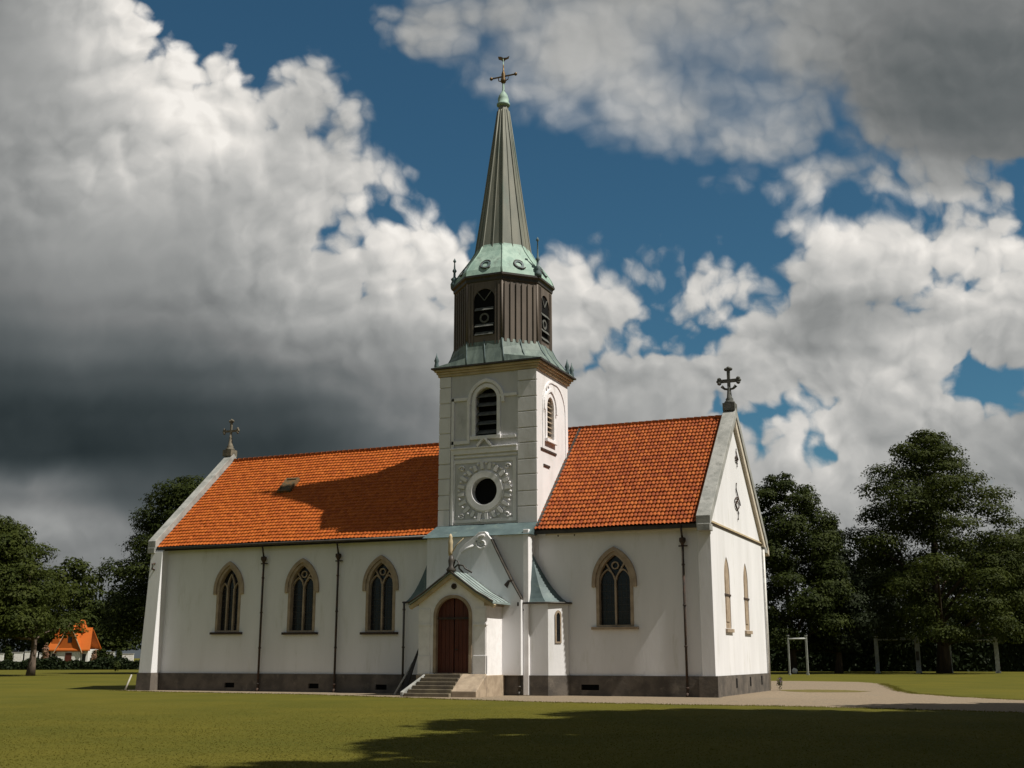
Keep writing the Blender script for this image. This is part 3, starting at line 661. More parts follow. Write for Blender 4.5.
# downpipes -----------------------------------------------------------
def downpipe(x, y, z0, z1, mat='rust', head=True, eave=True):
    m = MB(); m.tube([(x, y-.10, z0), (x, y-.10, z1)], .055, 8)
    for z in np.arange(z0+.3, z1-.2, 1.75): m.tube([(x, y-.10, z), (x, y-.10, z+.07)], .075, 8)
    m.tube([(x, y-.10, z0+.12), (x, y-.2, z0-.02)], .055, 8)
    p = m.build('downpipe', mat, CH)
    m = MB()
    if head:
        m.lathe((x, y-.11, z1-.36), [(.06, 0), (.09, .08), (.15, .16), (.15, .3), (.13, .32)], 8)
        m.box(x-.20, x+.20, y-.06, y-.02, z1-.42, z1-.36)
        if eave: m.tube([(x, y-.11, z1-.1), (x, -.40, ze-.02)], .045, 8)
        m.build('hopper', mat, p)
    return p
downpipe(-23.2, -.09, .05, 6.75); downpipe(-18.75, -.09, .05, 6.75)
downpipe(-1.15, -.09, .05, 6.85); downpipe(XE-.2, WD-.3, .05, .06, head=False) if False else None
downpipe(-14.70, -.62, .05, 4.25, 'darkmetal', head=False); downpipe(-8.63, -.90, .05, 4.15, 'darkmetal', True, False)
m = MB(); m.tube([(.10, WD-.12, .1), (.10, WD-.12, HE-.5)], .06, 8); m.build('downpipe', 'whitepaint', CH)

# tower ---------------------------------------------------------------
TZ = 15.30
BW = (-10.74, 1.16, 12.12, 13.95, 14.55)                # belfry window of the tower
OC = (-10.80, 9.43)
m = MB()
m.prism([(TX0, .5), (TX1, .5), (TX1, TZ), (TX0, TZ)], FS(TY0), -.5, 0, [arch(*BW), circle(*OC, .78)])
EWN = (1.6, .95, 12.0, 13.6, 14.15)
m.prism([(TY0+.003, .5), (TY1, .5), (TY1, TZ), (TY0+.003, TZ)], FE(TX1-.003), -.5, 0, [arch(*EWN)])
m.prism([(-TY1, .5), (-TY0-.005, .5), (-TY0-.005, TZ), (-TY1, TZ)], FW(TX0+.003), -.5, 0)
m.prism([(-TX1+.012, .5), (-TX0-.012, .5), (-TX0-.012, TZ), (-TX1+.012, TZ)], FN(TY1-.005), -.5, 0)
tower = m.build('tower', 'towerplaster', CH)
F = FS(TY0)
def quoins(x0, x1, z0, z1, Fr, d=.07):
    m = MB(); z = z0; k = 0
    while z < z1-.2:
        h = min(.72 if k % 2 else .80, z1-z); m.prism([(x0, z+.03), (x1, z+.03), (x1, z+h-.03), (x0, z+h-.03)], Fr, -.1, d); z += h; k += 1
    m.prism([(x0+.02, z0), (x1-.02, z0), (x1-.02, z1), (x0+.02, z1)], Fr, -.1, d-.055)
    m.build('quoins', 'towerplaster', tower, bevel=.012)
quoins(TX0-.002, TX0+.62, 7.8, TZ-.05, F); quoins(TX1-.98, TX1+.002, 7.8, TZ-.05, F)
MAT['fieldshade'] = nmat('grey_field_shade', (.62, .61, .62), .9, .15, var=(.53, .525, .53), vscale=1.1, bump=.2, bscale=8, var2=(.42, .42, .42), v2scale=1.2, stretch=(1, 1, .4))  # darker plaster tone: shade of the tower's front face put into the colour
m = MB(); m.prism([(TX0+.63, 11.62), (TX1-.985, 11.62), (TX1-.985, TZ-.07), (TX0+.63, TZ-.07)], F, -.03, .014, [arch(BW[0], BW[1]+.02, BW[2], BW[3], BW[4]+.01)])  # thin sheets added on the front face only, to carry that painted shade
m.build('shade_panel', 'fieldshade', tower)
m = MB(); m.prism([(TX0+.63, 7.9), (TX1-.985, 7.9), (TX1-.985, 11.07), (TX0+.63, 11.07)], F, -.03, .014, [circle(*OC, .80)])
m.build('shade_panel', 'fieldshade', tower)
m = MB()                                                  # frames, string courses, panels
for a, b, c, d in ((TX0+.68, TX0+.82, 7.85, 14.1), (-11.75, -11.60, 11.95, 14.05), (TX0+.68, -11.6, 13.95, 14.10), (TX0+.68, -11.6, 11.78, 11.95)):
    m.prism([(a, c), (b, c), (b, d), (a, d)], F, -.05, .095)
m.prism([(-10.0, 14.0), (-9.1, 14.0), (-9.1, 14.14), (-10.0, 14.14)], F, -.05, .093)
m.prism([(-10.0, 11.95), (-9.15, 11.95), (-9.15, 12.08), (-10.0, 12.08)], F, -.05, .097)
m.build('wall_frame', 'trimplaster', tower, bevel=.012)
m = MB(); m.prism([(TX0+.66, 11.28), (TX1-1.0, 11.28), (TX1-1.0, 11.52), (TX0+.66, 11.52)], F, -.05, .10); m.prism([(TX0+.66, 11.523), (TX1-1.0, 11.523), (TX1-1.0, 11.60), (TX0+.66, 11.60)], F, -.05, .15)
m.prism([(TX0+.66, 11.10), (TX1-1.0, 11.10), (TX1-1.0, 11.20), (TX0+.66, 11.20)], F, -.05, .05)
for s in (-1, 1): bar(m, F, -10.8, 12.05, -10.8+s*.36, 11.62, .11, -.02, .20+.003*s)
m.build('string_course', 'trimplaster', tower, bevel=.015)
m = MB(); m.prism([(-12.55, 7.95), (-9.15, 7.95), (-9.15, 11.0), (-12.55, 11.0)], F, -.05, .05, [[(-12.38, 8.1), (-9.32, 8.1), (-9.32, 10.83), (-12.38, 10.83)]])
m.build('panel_frame', 'trimplaster', tower, bevel=.012)
# round window with its carved wreath
m = MB(); m.prism(circle(*OC, .96, 40), F, -.4, .10, [circle(*OC, .66, 40)]); m.prism(circle(*OC, 1.02, 40), F, -.05, .05, [circle(*OC, .90, 40)])
oc = m.build('round_window', 'trimplaster', tower, bevel=.03)
m = MB(); m.prism(circle(*OC, .70, 32), F, -.36, -.30)
m.build('pane', 'black', oc)
m = MB()
for k in range(20):
    a = 2*math.pi*k/20+.1; r0, r1 = 1.08, random.uniform(1.30, 1.46); wd = .085
    ca, sa = math.cos(a), math.sin(a); x, z = OC
    m.prism([(x+r0*ca+wd*sa, z+r0*sa-wd*ca), (x+r1*ca+wd*.9*sa, z+r1*sa-wd*.9*ca), (x+(r1+.06)*ca, z+(r1+.06)*sa), (x+r1*ca-wd*.9*sa, z+r1*sa+wd*.9*ca), (x+r0*ca-wd*sa, z+r0*sa+wd*ca)], F, -.03, random.uniform(.07, .13))
    a += math.pi/20; ca, sa = math.cos(a), math.sin(a)
    m.lathe((x+1.36*ca, TY0-.03, z+1.36*sa-.07), [(.02, 0), (.07, .03), (.08, .07), (.07, .11), (.02, .14)], 8)
m.build('carved_wreath', 'trimplaster', oc)
m = MB()                                                  # a rough stucco ring and corner scrolls round the wreath
for sx in (-1, 1):
    for sz in (-1, 1):
        m = MB(); m.tube([(OC[0]+sx*(1.2+.16*math.cos(t)*(1-t/9)), TY0-.04, OC[1]+sz*(1.14+.16*math.sin(t)*(1-t/9))) for t in np.linspace(0, 8, 14)], .045, 6); m.build('corner_scroll', 'trimplaster', oc)
# louvred belfry window
def louvred(v, F, parent, mat='louvre', n=5):
    cx, w, z0, zs, zt = v
    m = MB(); m.prism(arch(cx, w+.34, z0-.0, zs, zt+.17), F, -.05, .06, [arch(cx, w-.03, z0+.03, zs, zt-.015)]); m.prism(arch_band(cx, w+.5, w+.82, zs-.1, zt+.25, zt+.42, 9, .12), F, -.05, .11)
    w_ = m.build('belfry_window', 'trimplaster', parent, bevel=.015)
    m = MB(); m.prism(arch(cx, w+.1, z0-.05, zs, zt+.05), F, -.44, -.40); m.build('dark_inside', 'black', w_)
    m = MB()
    for k in range(n):
        z = z0+.12+(zt-z0-.15)*k/n; hw = w/2-.01
        if z > zs: hw = w/2*math.sqrt(max(0.05, 1-((z-zs)/(zt-zs))**2))
        p = [F(cx-hw, z, -.06), F(cx+hw, z, -.06), F(cx+hw, z+.22, -.34), F(cx-hw, z+.22, -.34)]
        q = [F(cx-hw, z+.035, -.06), F(cx+hw, z+.035, -.06), F(cx+hw, z+.255, -.34), F(cx-hw, z+.255, -.34)]
        m.hexa(p+q)
    m.build('louvres', mat, w_)
    m = MB(); m.prism([(cx-w/2-.22, z0-.16), (cx+w/2+.22, z0-.16), (cx+w/2+.22, z0+.0), (cx-w/2-.22, z0+.0)], F, -.2, .16); m.build('sill', 'trimplaster', w_)
    return w_
louvred(BW, F, tower, 'darkstone'); louvred(EWN, FE(TX1-.003), tower, 'sandstone', 8)
FT = FE(TX1-.003)
m = MB(); m.prism(circle(1.3, 14.55, .2, 16), FT, -.05, .06, [circle(1.3, 14.55, .12, 16)]); m.build('roundel', 'trimplaster', tower)
m = MB(); m.prism(arch_band(2.2, 3.0, 3.2, 13.6, 14.9, 15.0, 10, 2.2), FT, -.05, .04); m.build('arch_moulding', 'trimplaster', tower)
for a, b, z in ((.35, 2.4, 11.35), (.7, 1.5, 10.6)):
    m = MB(); m.prism([(a, z), (b, z), (b, z+.10), (a, z+.10)], FT, -.02, .05); m.build('tie_plate', 'rust', tower)
# cornice
def ring(m, x0, x1, y0, y1, z0, z1): m.box(x0, x1, y0, y1, z0, z1)
m = MB()
for e, z0, z1 in ((.10, TZ-.05, TZ+.08), (.16, TZ+.081, TZ+.2), (.25, TZ+.201, TZ+.32)): m.box(TX0-e, TX1+e, TY0-e, TY1+e, z0, z1)
cn = m.build('cornice', 'cornice', tower, bevel=.03)
m = MB(); m.box(TX0-.36, TX1+.36, TY0-.36, TY1+.36, TZ+.322, TZ+.40); m.build('metal_edge', 'darkmetal', cn)
def spikes(x, y, z):
    m = MB(); m.lathe((x, y, z), [(.10, 0), (.13, .12), (.09, .3), (.13, .4), (.05, .62), (.01, .8)], 8); m.build('finial', 'tealcopper', cn)
for x, y in ((TX0-.15, TY0-.15), (TX1+.2, TY1+.1), (TX1+.25, TY1-.7)): spikes(x, y, TZ+.40)

# octagonal belfry ------------------------------------------------------
AP = 2.26; RC = AP/math.cos(math.pi/8); ROT = math.pi/8
def octo(r, z): return [(TCX+r*math.cos(ROT+k*math.pi/4), TCY+r*math.sin(ROT+k*math.pi/4), z) for k in range(8)]
m = MB(); sq = TZ+.40
# square to octagon skirt: each of eight octagon sides leans out to the square
bx0, bx1, by0, by1 = TX0-.33, TX1+.33, TY0-.33, TY1+.33
lo = []
for k in range(8):
    a = ROT+k*math.pi/4; dx, dy = math.cos(a), math.sin(a); cx, cy = (bx0+bx1)/2, (by0+by1)/2; hx, hy = (bx1-bx0)/2, (by1-by0)/2
    t = min(hx/abs(dx), hy/abs(dy)); lo.append((cx+dx*t, cy+dy*t, sq))
cor = {0: (bx1, by1, sq), 2: (bx0, by1, sq), 4: (bx0, by0, sq), 6: (bx1, by0, sq)}
steps = [(0, 0), (.35, .38), (.7, .75), (1, 1.25)]
hi = octo(RC+.06, sq+1.25)
for k in range(8):
    k2 = (k+1) % 8
    for (t0, z0), (t1, z1) in zip(steps, steps[1:]):
        def P(i, t, z): return tuple(Vector(lo[i]).lerp(Vector(hi[i]), t))[:2]+(sq+z,)
        m.quad(P(k, t0, z0), P(k2, t0, z0), P(k2, t1, z1), P(k, t1, z1))
    if k in cor:
        c = Vector(cor[k]); m.v += [tuple(c), lo[k2], P(k2, .35, .38), P(k, .35, .38), lo[k]]
        i = len(m.v)-5; m.f += [(i+4, i, i+3), (i, i+1, i+2), (i, i+2, i+3)]
sk = m.build('copper_skirt', 'skirtcopper', tower)
for k in range(8):
    for s in (0, .5):
        m = MB()
        a = Vector(lo[k]).lerp(Vector(lo[(k+1) % 8]), s); b = Vector(hi[k]).lerp(Vector(hi[(k+1) % 8]), s)
        pts = [(a.lerp(b, t).x, a.lerp(b, t).y, sq+z+.015) for t, z in steps]; m.tube(pts, .028, 5); m.build('seam', 'tealcopper', sk)
BZ0, BZ1 = sq+.9, 20.28
m = MB(); m.lathe((TCX, TCY, 0), [(RC, BZ0), (RC, BZ1)], 8, False, ROT)
belfry = m.build('belfry', 'lead', CH)
def FO(k):                                                 # frame on octagon face k (a across, b height, d outward)
    a = k*math.pi/4; nx, ny = math.cos(a), math.sin(a); tx, ty = -ny, nx
    return lambda p, z, d: (TCX+nx*(AP+d)+tx*p, TCY+ny*(AP+d)+ty*p, z)
HW = AP*math.tan(math.pi/8)
for k in range(8):
    Fk = FO(k); m = MB()
    if k % 2 == 0:                                          # faces with an arched opening
        m.prism([(-HW+.05, BZ0), (HW-.05, BZ0), (HW-.05, BZ1-.25), (-HW+.05, BZ1-.25)], Fk, .01, .07, [arch(0, 1.16, 17.2, 19.0, 19.6)])
        p = m.build('face_panel', 'lead', belfry)
        m = MB(); m.prism(arch(0, 1.18, 17.18, 19.0, 19.62), Fk, .003, .012); m.build('dark_inside', 'black', p)
        m = MB()
        for q in range(5): z = 17.35+q*.42; m.hexa([Fk(-.5, z, .015), Fk(.5, z, .015), Fk(.5, z-.16, .13), Fk(-.5, z-.16, .13), Fk(-.5, z+.03, .015), Fk(.5, z+.03, .015), Fk(.5, z-.13, .13), Fk(-.5, z-.13, .13)]) if q in (0, 1, 3) else None
        for s in (-1, 1): bar(m, Fk, 0, 18.98, s*.46, 19.55, .05, .02, .06+.002*s)
        m.prism(circle(0, 18.08, .26, 16), Fk, .02, .06, [circle(0, 18.08, .17, 16)])
        m.build('louvres', 'darkstone', p)
        m = MB()
        for s in (-1, 1):
            for x in (.62, .78): m.prism([(s*x-.03, BZ0+.1), (s*x+.03, BZ0+.1), (s*x+.03, BZ1-.4), (s*x-.03, BZ1-.4)], Fk, .06, .11)
        m.build('standing_seams', 'lead', p)
    else:
        m.prism([(-HW+.05, BZ0), (HW-.05, BZ0), (HW-.05, BZ1-.25), (-HW+.05, BZ1-.25)], Fk, .01, .04)
        for q in range(6):
            x = -HW+.16+q*(2*HW-.32)/5; m.prism([(x-.06, BZ0+.2), (x+.06, BZ0+.2), (x+.06, BZ1-.42), (x-.06, BZ1-.42)], Fk, .03, .11)
        m.build('face_panel', 'lead', belfry)
m = MB()
for k in range(8):
    a = ROT+k*math.pi/4; m.tube([(TCX+(RC+.02)*math.cos(a), TCY+(RC+.02)*math.sin(a), BZ0), (TCX+(RC+.02)*math.cos(a), TCY+(RC+.02)*math.sin(a), BZ1)], .06, 6)
m.build('corner_rolls', 'lead', belfry)
m = MB(); m.lathe((TCX, TCY, 0), [(RC+.03, 19.92), (RC+.12, 20.0), (RC+.14, 20.14), (RC+.24, 20.22), (RC+.24, 20.32), (RC+.1, 20.34)], 8, False, ROT)
m.build('cornice', 'darkmetal', belfry)
# copper bell roof and spire
m = MB(); m.lathe((TCX, TCY, 0), [(RC+.19, 20.32), (RC+.06, 20.66), (2.24, 21.06), (1.95, 21.44), (1.66, 21.84), (1.46, 22.2), (1.36, 22.5)], 8, False, ROT)
bell = m.build('bell_roof', 'copper', CH)
for k in range(8):
    a = ROT+k*math.pi/4; m = MB(); m.tube([(TCX+r*math.cos(a), TCY+r*math.sin(a), z+.01) for r, z in [(RC+.19, 20.32), (RC+.06, 20.66), (2.24, 21.06), (1.95, 21.44), (1.66, 21.84), (1.46, 22.2)]], .035, 5); m.build('hip_roll', 'copper', bell)
for k in range(8):                                          # round vents with scrolls
    a = k*math.pi/4; nx, ny = math.cos(a), math.sin(a); tx, ty = -ny, nx; ap = 2.26*math.cos(math.pi/8); zc = 20.92
    Fk = lambda p, z, d: (TCX+nx*(ap+d+.0-(z-zc)*.62)+tx*p, TCY+ny*(ap+d-(z-zc)*.62)+ty*p, z)
    m = MB(); m.prism(circle(0, zc, .27, 18), Fk, -.1, .13, [circle(0, zc, .16, 18)]); v = m.build('round_vent', 'tealcopper', bell)
    m = MB(); m.prism(circle(0, zc, .2, 16), Fk, -.1, .05); m.build('dark_inside', 'black', v)
    m = MB()
    m.tube([Fk(.27*math.cos(t)+(.10 if t > 4 else 0), zc+.27*math.sin(t), .12) for t in np.linspace(.6, 5.6, 12)], .035, 5); m.build('scroll', 'darkmetal', v)
m = MB()
prof = [(1.37, 23.05), (1.40, 22.95), (1.37, 23.15), (1.02, 25.6), (.62, 28.2), (.30, 30.25), (.24, 30.6)]
m.lathe((TCX, TCY, 0), [(1.56, 21.9), (1.44, 22.2), (1.0, 25.2), (.60, 28.1), (.29, 30.3), (.24, 30.62)], 8, False, ROT)
spire = m.build('spire', 'spire', CH)
m = MB()
for k in range(16):
    a = ROT+k*math.pi/8; q = 1 if k % 2 == 0 else math.cos(math.pi/8)
    m.tube([(TCX+r*q*math.cos(a), TCY+r*q*math.sin(a), z) for r, z in [(1.57, 21.9), (1.45, 22.2), (1.01, 25.2), (.61, 28.1), (.30, 30.3)]], .045 if k % 2 == 0 else .03, 5)
m.build('standing_seams', 'spire', spire)
m = MB(); m.lathe((TCX, TCY, 0), [(.24, 30.55), (.36, 30.62), (.36, 30.72), (.27, 30.76), (.30, 31.0), (.24, 31.2), (.12, 31.4), (.07, 31.5), (.05, 32.4), (.025, 33.4)], 12)
m.build('spire_tip', 'copper', spire)
m = MB(); z = 32.35
m.lathe((TCX, TCY, z-.45), [(.03, 0), (.13, .1), (.16, .22), (.10, .4), (.12, .55), (.045, .8), (.035, 1.15)], 10)
m.box(TCX-.70, TCX+.70, TCY-.03, TCY+.03, z-.03, z+.035)
for s in (-1, 1): m.lathe((TCX+s*.72, TCY, z-.1), [(.02, 0), (.09, .06), (.09, .14), (.02, .2)], 8); m.tube([(TCX, TCY, z-.35), (TCX+s*.28, TCY, z-.2), (TCX+s*.3, TCY, z-.02)], .03, 5)
m.prism([(-.05, 33.25), (.05, 33.25), (.10, 33.32), (.30, 33.36), (.34, 33.5), (.2, 33.44), (.0, 33.46), (-.14, 33.56), (-.32, 33.6), (-.28, 33.42), (-.12, 33.34)], lambda a, b, d: (TCX+a, TCY-d, b), -.02, .02)
m.build('spire_cross', 'gold', CH)
for k, hh in ((4, 1.5), (7, 2.0), (6, .0), (3, 1.2)):                      # iron pinnacles on the belfry eaves
    if not hh: continue
    a = ROT+k*math.pi/4; x, y = TCX+(RC+.08)*math.cos(a), TCY+(RC+.08)*math.sin(a)
    m = MB(); m.lathe((x, y, 20.3), [(.20, 0), (.22, .2), (.14, .38), (.2, .5), (.07, .62), (.06, .85), (.12, .95), (.05, 1.08), (.03, hh-.1), (.09, hh-.02), (.01, hh+.15)], 8)
    m.build('pinnacle', 'tealcopper', belfry)

# porch block at the foot of the tower ---------------------------------
BX0, BX1, BY = -13.45, -8.22, -.86
m = MB(); m.box(BX0, BX1, BY, .3, PZ, 7.22); block = m.build('porch_block', 'plaster', CH)
m = MB(); m.box(BX0-.06, BX1+.06, BY-.07, .3, -.2, PZ+.003); m.build('base', 'plinth', block)
m = MB(); m.hexa([(BX0-.18, BY-.16, 7.2), (BX1+.12, BY-.16, 7.2), (BX1+.12, .2, 7.2), (BX0-.18, .2, 7.2), (TX0-.02, TY0-.02, 7.86), (TX1+.02, TY0-.02, 7.86), (TX1+.02, .2, 7.86), (TX0-.02, .2, 7.86)])
m.build('skirt_roof', 'tealcopper', block)
m = MB(); m.box(BX1-.24, BX1+.03, BY-.09, BY+.2, .02, 7.42); m.build('corner_strip', 'trimplaster', block, bevel=.02)
# scrolled gable wall
G = [(-12.7, PZ), (BX1-.26, PZ), (BX1-.26, 4.25), (-8.95, 5.0), (-9.4, 5.85), (-9.75, 6.5), (-10.0, 7.05), (-10.3, 7.38), (-10.62, 7.36), (-10.95, 7.1), (-11.3, 6.85), (-11.62, 6.55), (-11.85, 6.0), (-12.2, 5.4), (-12.7, 5.0)]
m = MB(); m.prism(G, FS(BY), -.05, .28); sg = m.build('scroll_gable', 'plaster', block, bevel=.02)
m = MB(); arc_bar(m, FS(BY), [(BX1-.26, 4.25), (-8.95, 5.03), (-9.4, 5.88), (-9.75, 6.53), (-9.98, 7.0)], .045, .0, .30); m.build('dark_coping', 'darkmetal', sg)
m = MB(); cx, cz = -10.45, 6.82
m.tube([(cx+.40*math.exp(-.17*t)*math.cos(t+1.2), BY-.30, cz+.40*math.exp(-.17*t)*math.sin(t+1.2)) for t in np.linspace(0, 11, 34)], [.06-.0012*i for i in range(34)], 6)
m.tube([(-10.85, BY-.30, 6.75), (-11.2, BY-.31, 6.62), (-11.5, BY-.30, 6.42)], [.06, .05, .02], 6)
m.build('volute', 'plaster', sg)
m = MB(); m.prism([(-9.3, 4.9), (-9.1, 5.1), (-8.85, 5.12), (-9.05, 5.0), (-9.15, 4.75)], FS(BY-.28), -.02, .05); m.build('iron_hook', 'rust', sg)
# stair turret stubs at both sides, with swept copper half-roofs
def annex(name_pts, zt, top, tip, plz=PZ):
    m = MB(); n = len(name_pts)
    i = len(m.v); m.v += [(x, y, plz) for x, y in name_pts]+[(x, y, zt) for x, y in name_pts]
    m.f += [tuple(range(i, i+n))[::-1], tuple(range(i+n, i+2*n))]+[(i+k, i+(k+1) % n, i+n+(k+1) % n, i+n+k) for k in range(n)]
    a = m.build('annex', 'plaster', CH)
    c = Vector((sum(x for x, y in name_pts)/n, sum(y for x, y in name_pts)/n, 0))
    m = MB(); i = 0; q = [(c.x+(x-c.x)*1.08, c.y+(y-c.y)*1.12) for x, y in name_pts]
    m.v += [(x, y, -.2) for x, y in q]+[(x, y, plz+.004) for x, y in q]
    m.f += [tuple(range(n))[::-1], tuple(range(n, 2*n))]+[(k, (k+1) % n, n+(k+1) % n, n+k) for k in range(n)]
    m.build('base', 'plinth', a)
    # swept roof: rings shrink from the eave to the point where it dies against the tower
    m = MB(); R = []
    for t in np.linspace(0, 1, 9):
        s = (1-t)**1.9
        R.append([(tip[0]+(c.x+(x-c.x)*1.16-tip[0])*(1-t)**1.0*(.25+.75*s if False else 1)*1.0, tip[1]+(c.y+(y-c.y)*1.25-tip[1])*(1-t), zt-.06+(top-zt)*(t**1.0)) for x, y in name_pts])
    # concave: heights lag behind at the start
    for j, t in enumerate(np.linspace(0, 1, 9)):
        w = 1-(1-t)**.62
        R[j] = [(tip[0]+(c.x+(x-c.x)*1.16-tip[0])*(1-w)*1.0, tip[1]+(c.y+(y-c.y)*1.25-tip[1])*(1-w), zt-.06+(top-zt)*t**1.15) for x, y in name_pts]
        z = zt-.06+(top-zt)*(t**1.7); sh = (1-t)**1.0
        R[j] = [(tip[0]+(c.x+(x-c.x)*1.16-tip[0])*sh, tip[1]+(c.y+(y-c.y)*1.25-tip[1])*sh, z) for x, y in name_pts]
    i = 0
    for r in R: m.v += r
    for j in range(8):
        for k in range(n): m.f.append((j*n+k, j*n+(k+1) % n, (j+1)*n+(k+1) % n, (j+1)*n+k))
    m.f.append(tuple(range(n))[::-1])
    rf = m.build('swept_roof', 'tealcopper', a)
    m = MB(); m.tube([(x, y, zt-.05) for x, y, z in R[0]]+[(R[0][0][0], R[0][0][1], zt-.05)], .05, 6); m.build('eave_roll', 'darkmetal', rf)
    return a
an = annex([(BX1-.1, -.82), (-7.30, -.82), (-6.60, -.12), (-6.60, .15), (BX1-.1, .15)], 4.12, 6.5, (BX1-.05, -.35))
m = MB(); A0, A1 = Vector((-7.30, -.82)), Vector((-6.60, -.12)); t = (A1-A0).normalized(); nrm = Vector((t.y, -t.x)); mid = (A0+A1)/2
FD = lambda a, b, d: (mid.x+t.x*a+nrm.x*d, mid.y+t.y*a+nrm.y*d, b)
m.prism(arch(0, .30, 2.3, 3.55, 3.75), FD, -.02, .04, [arch(0, .18, 2.36, 3.5, 3.64)]); sw = m.build('slit_window', 'sandstone', an)
m = MB(); m.prism(arch(0, .2, 2.34, 3.5, 3.66), FD, -.02, .012); m.build('pane', 'glass', sw)
annex([(-14.72, .15), (-14.72, -.52), (BX0+.1, -.52), (BX0+.1, .15)], 4.28, 7.0, (BX0+.02, -.2))

# porch ----------------------------------------------------------------
QX0, QX1, QY = -12.78, -9.42, -2.85; QC = -11.13; QE, QR = 4.12, 5.36
DW, DZ0, DZS, DZT = 1.62, .98, 3.48, 4.26; DC = -11.07
m = MB(); m.prism([(QX0, .9), (QX1, .9), (QX1, QE), (QX1-.0, QE+.02), (QC, QR-.06), (QX0, QE+.02)], FS(QY), -.35, 0, [arch(DC, DW+.1, DZ0, DZS, DZT+.05, 12)])
m.box(QX0+.003, QX0+.35, QY+.352, BY-.2, .9, QE); m.box(QX1-.35, QX1-.003, QY+.352, BY-.2, .9, QE)
porch = m.build('porch', 'trimplaster', CH)
m = MB(); m.box(QX0-.06, QX1+.06, QY-.06, BY-.1, -.2, .902); m.build('base', 'sandstone', porch, bevel=.02)
m = MB(); m.prism(arch(DC, DW+.28, DZ0+.01, DZS, DZT+.14, 12), FS(QY), -.30, .05, [arch(DC, DW, DZ0-.02, DZS, DZT, 12)]); fr = m.build('door_surround', 'sandstone', porch, bevel=.015)
m = MB()
for s in (-1, 1):
    for k in range(4):
        a0 = DC+(.02 if s > 0 else -DW/2-.03)+k*(DW/2+.01)/4; pts_top = lambda x: DZS+math.sqrt(max(.0, 1-((x-DC)/(DW/2+.03))**2))*(DZT-DZS+.03) if abs(x-DC) < DW/2+.03 else DZS
        a1 = a0+(DW/2+.01)/4-.012
        q = [(a0, DZ0-.02), (a1, DZ0-.02)]+[(x, pts_top(x)) for x in np.linspace(a1, a0, 5)]
        m.prism(q, FS(QY), -.24, -.17)
door = m.build('door', 'door', porch, bevel=.006)
m = MB(); m.prism([(DC-DW/2-.1, 3.32), (DC+DW/2+.1, 3.32), (DC+DW/2+.1, 3.42), (DC-DW/2-.1, 3.42)], FS(QY), -.25, -.10); m.build('transom', 'rust', door)
m = MB(); m.tube([(DC+.10, QY+.16, 2.0), (DC+.10, QY+.06, 2.0), (DC+.24, QY+.06, 2.0)], .025, 6); m.build('handle', 'darkmetal', door)
for s in (-1, 1):
    m = MB(); xa = QX0 if s < 0 else QX1-.62; m.prism([(xa+.0, .95), (xa+.62, .95), (xa+.62, 1.75), (xa, 1.75)], FS(QY), -.1, .05); m.prism([(xa+.04, 1.752), (xa+.58, 1.752), (xa+.58, QE-.32), (xa+.04, QE-.32)], FS(QY), -.1, .03); m.prism([(xa-.02, 3.05), (xa+.64, 3.05), (xa+.64, 3.13), (xa-.02, 3.13)], FS(QY), -.1, .06); m.build('pilaster', 'trimplaster', porch, bevel=.012)
m = MB(); m.prism(circle(DC+.05, 4.78, .13, 16), FS(QY), -.02, .05, [circle(DC+.05, 4.78, .07, 16)]); m.prism(circle(DC+.05, 4.78, .08, 16), FS(QY), -.02, .012); m.build('roundel', 'rust', porch)
# roof of the porch, slightly swept at the eaves
m = MB(); ex = .42
for s in (-1, 1):
    pr = [(QC, QR), (QC+s*.6, QR-.42), (QC+s*1.3, QR-.92), ((QX1 if s > 0 else QX0)+s*.12, QE+.04), ((QX1 if s > 0 else QX0)+s*ex, QE-.14)]
    for (xa, za), (xb, zb) in zip(pr, pr[1:]):
        q = [(xa, QY-.25, za), (xb, QY-.25, zb), (xb, BY-.22, zb), (xa, BY-.22, za)]
        if s < 0: q = [q[1], q[0], q[3], q[2]]
        m.hexa([(x, y, z-.0) for x, y, z in q]+[(x, y, z+.09) for x, y, z in q])
pr_roof = m.build('porch_roof', 'porchcopper', porch)
m = MB()
for s in (-1, 1):
    pr = [(QC, QR+.09), (QC+s*.6, QR-.33), (QC+s*1.3, QR-.83), ((QX1 if s > 0 else QX0)+s*.12, QE+.13), ((QX1 if s > 0 else QX0)+s*ex, QE-.05)]
    for yy in (QY-.25, BY-.24): m.tube([(x, yy, z) for x, z in pr], .045, 6)
    for yy in np.arange(QY+.2, BY-.3, .45): m.tube([(x, yy, z+.005) for x, z in pr], .018, 4)
m.build('roof_rolls', 'darkmetal', pr_roof)
m = MB()
for s in (-1, 1):
    xe = QX1 if s > 0 else QX0
    arc_bar(m, FS(QY), [(QC, QR-.12), (QC+s*.65, QR-.56), (QC+s*1.3, QR-1.02), (xe+s*.12, QE-.09), (xe+s*.38, QE-.24)], .15, -.05, .16+.004*s)
m.build('verge_moulding', 'cornice', porch)
m = MB(); m.box(QX1-.1, QX1+.10, QY-.05, BY-.2, QE-.22, QE-.03); m.build('eaves_moulding', 'sandstone', porch)
m = MB(); fx, fy, fz = QC, QY-.1, QR+.05                     # iron finial with a pale figure-like pinnacle
m.lathe((fx, fy, fz), [(.2, 0), (.24, .1), (.12, .25), (.15, .5), (.09, .75)], 8)
for s in (1, 1.7): m.tube([(fx+.05, fy, fz+.1), (fx+.2*s, fy, fz+.55/s), (fx+.36*s, fy, fz+.45/s), (fx+.40*s, fy, fz+.15), (fx+.6*s, fy, fz-.05)], .04, 6)
fin = m.build('porch_finial', 'darkmetal', porch)
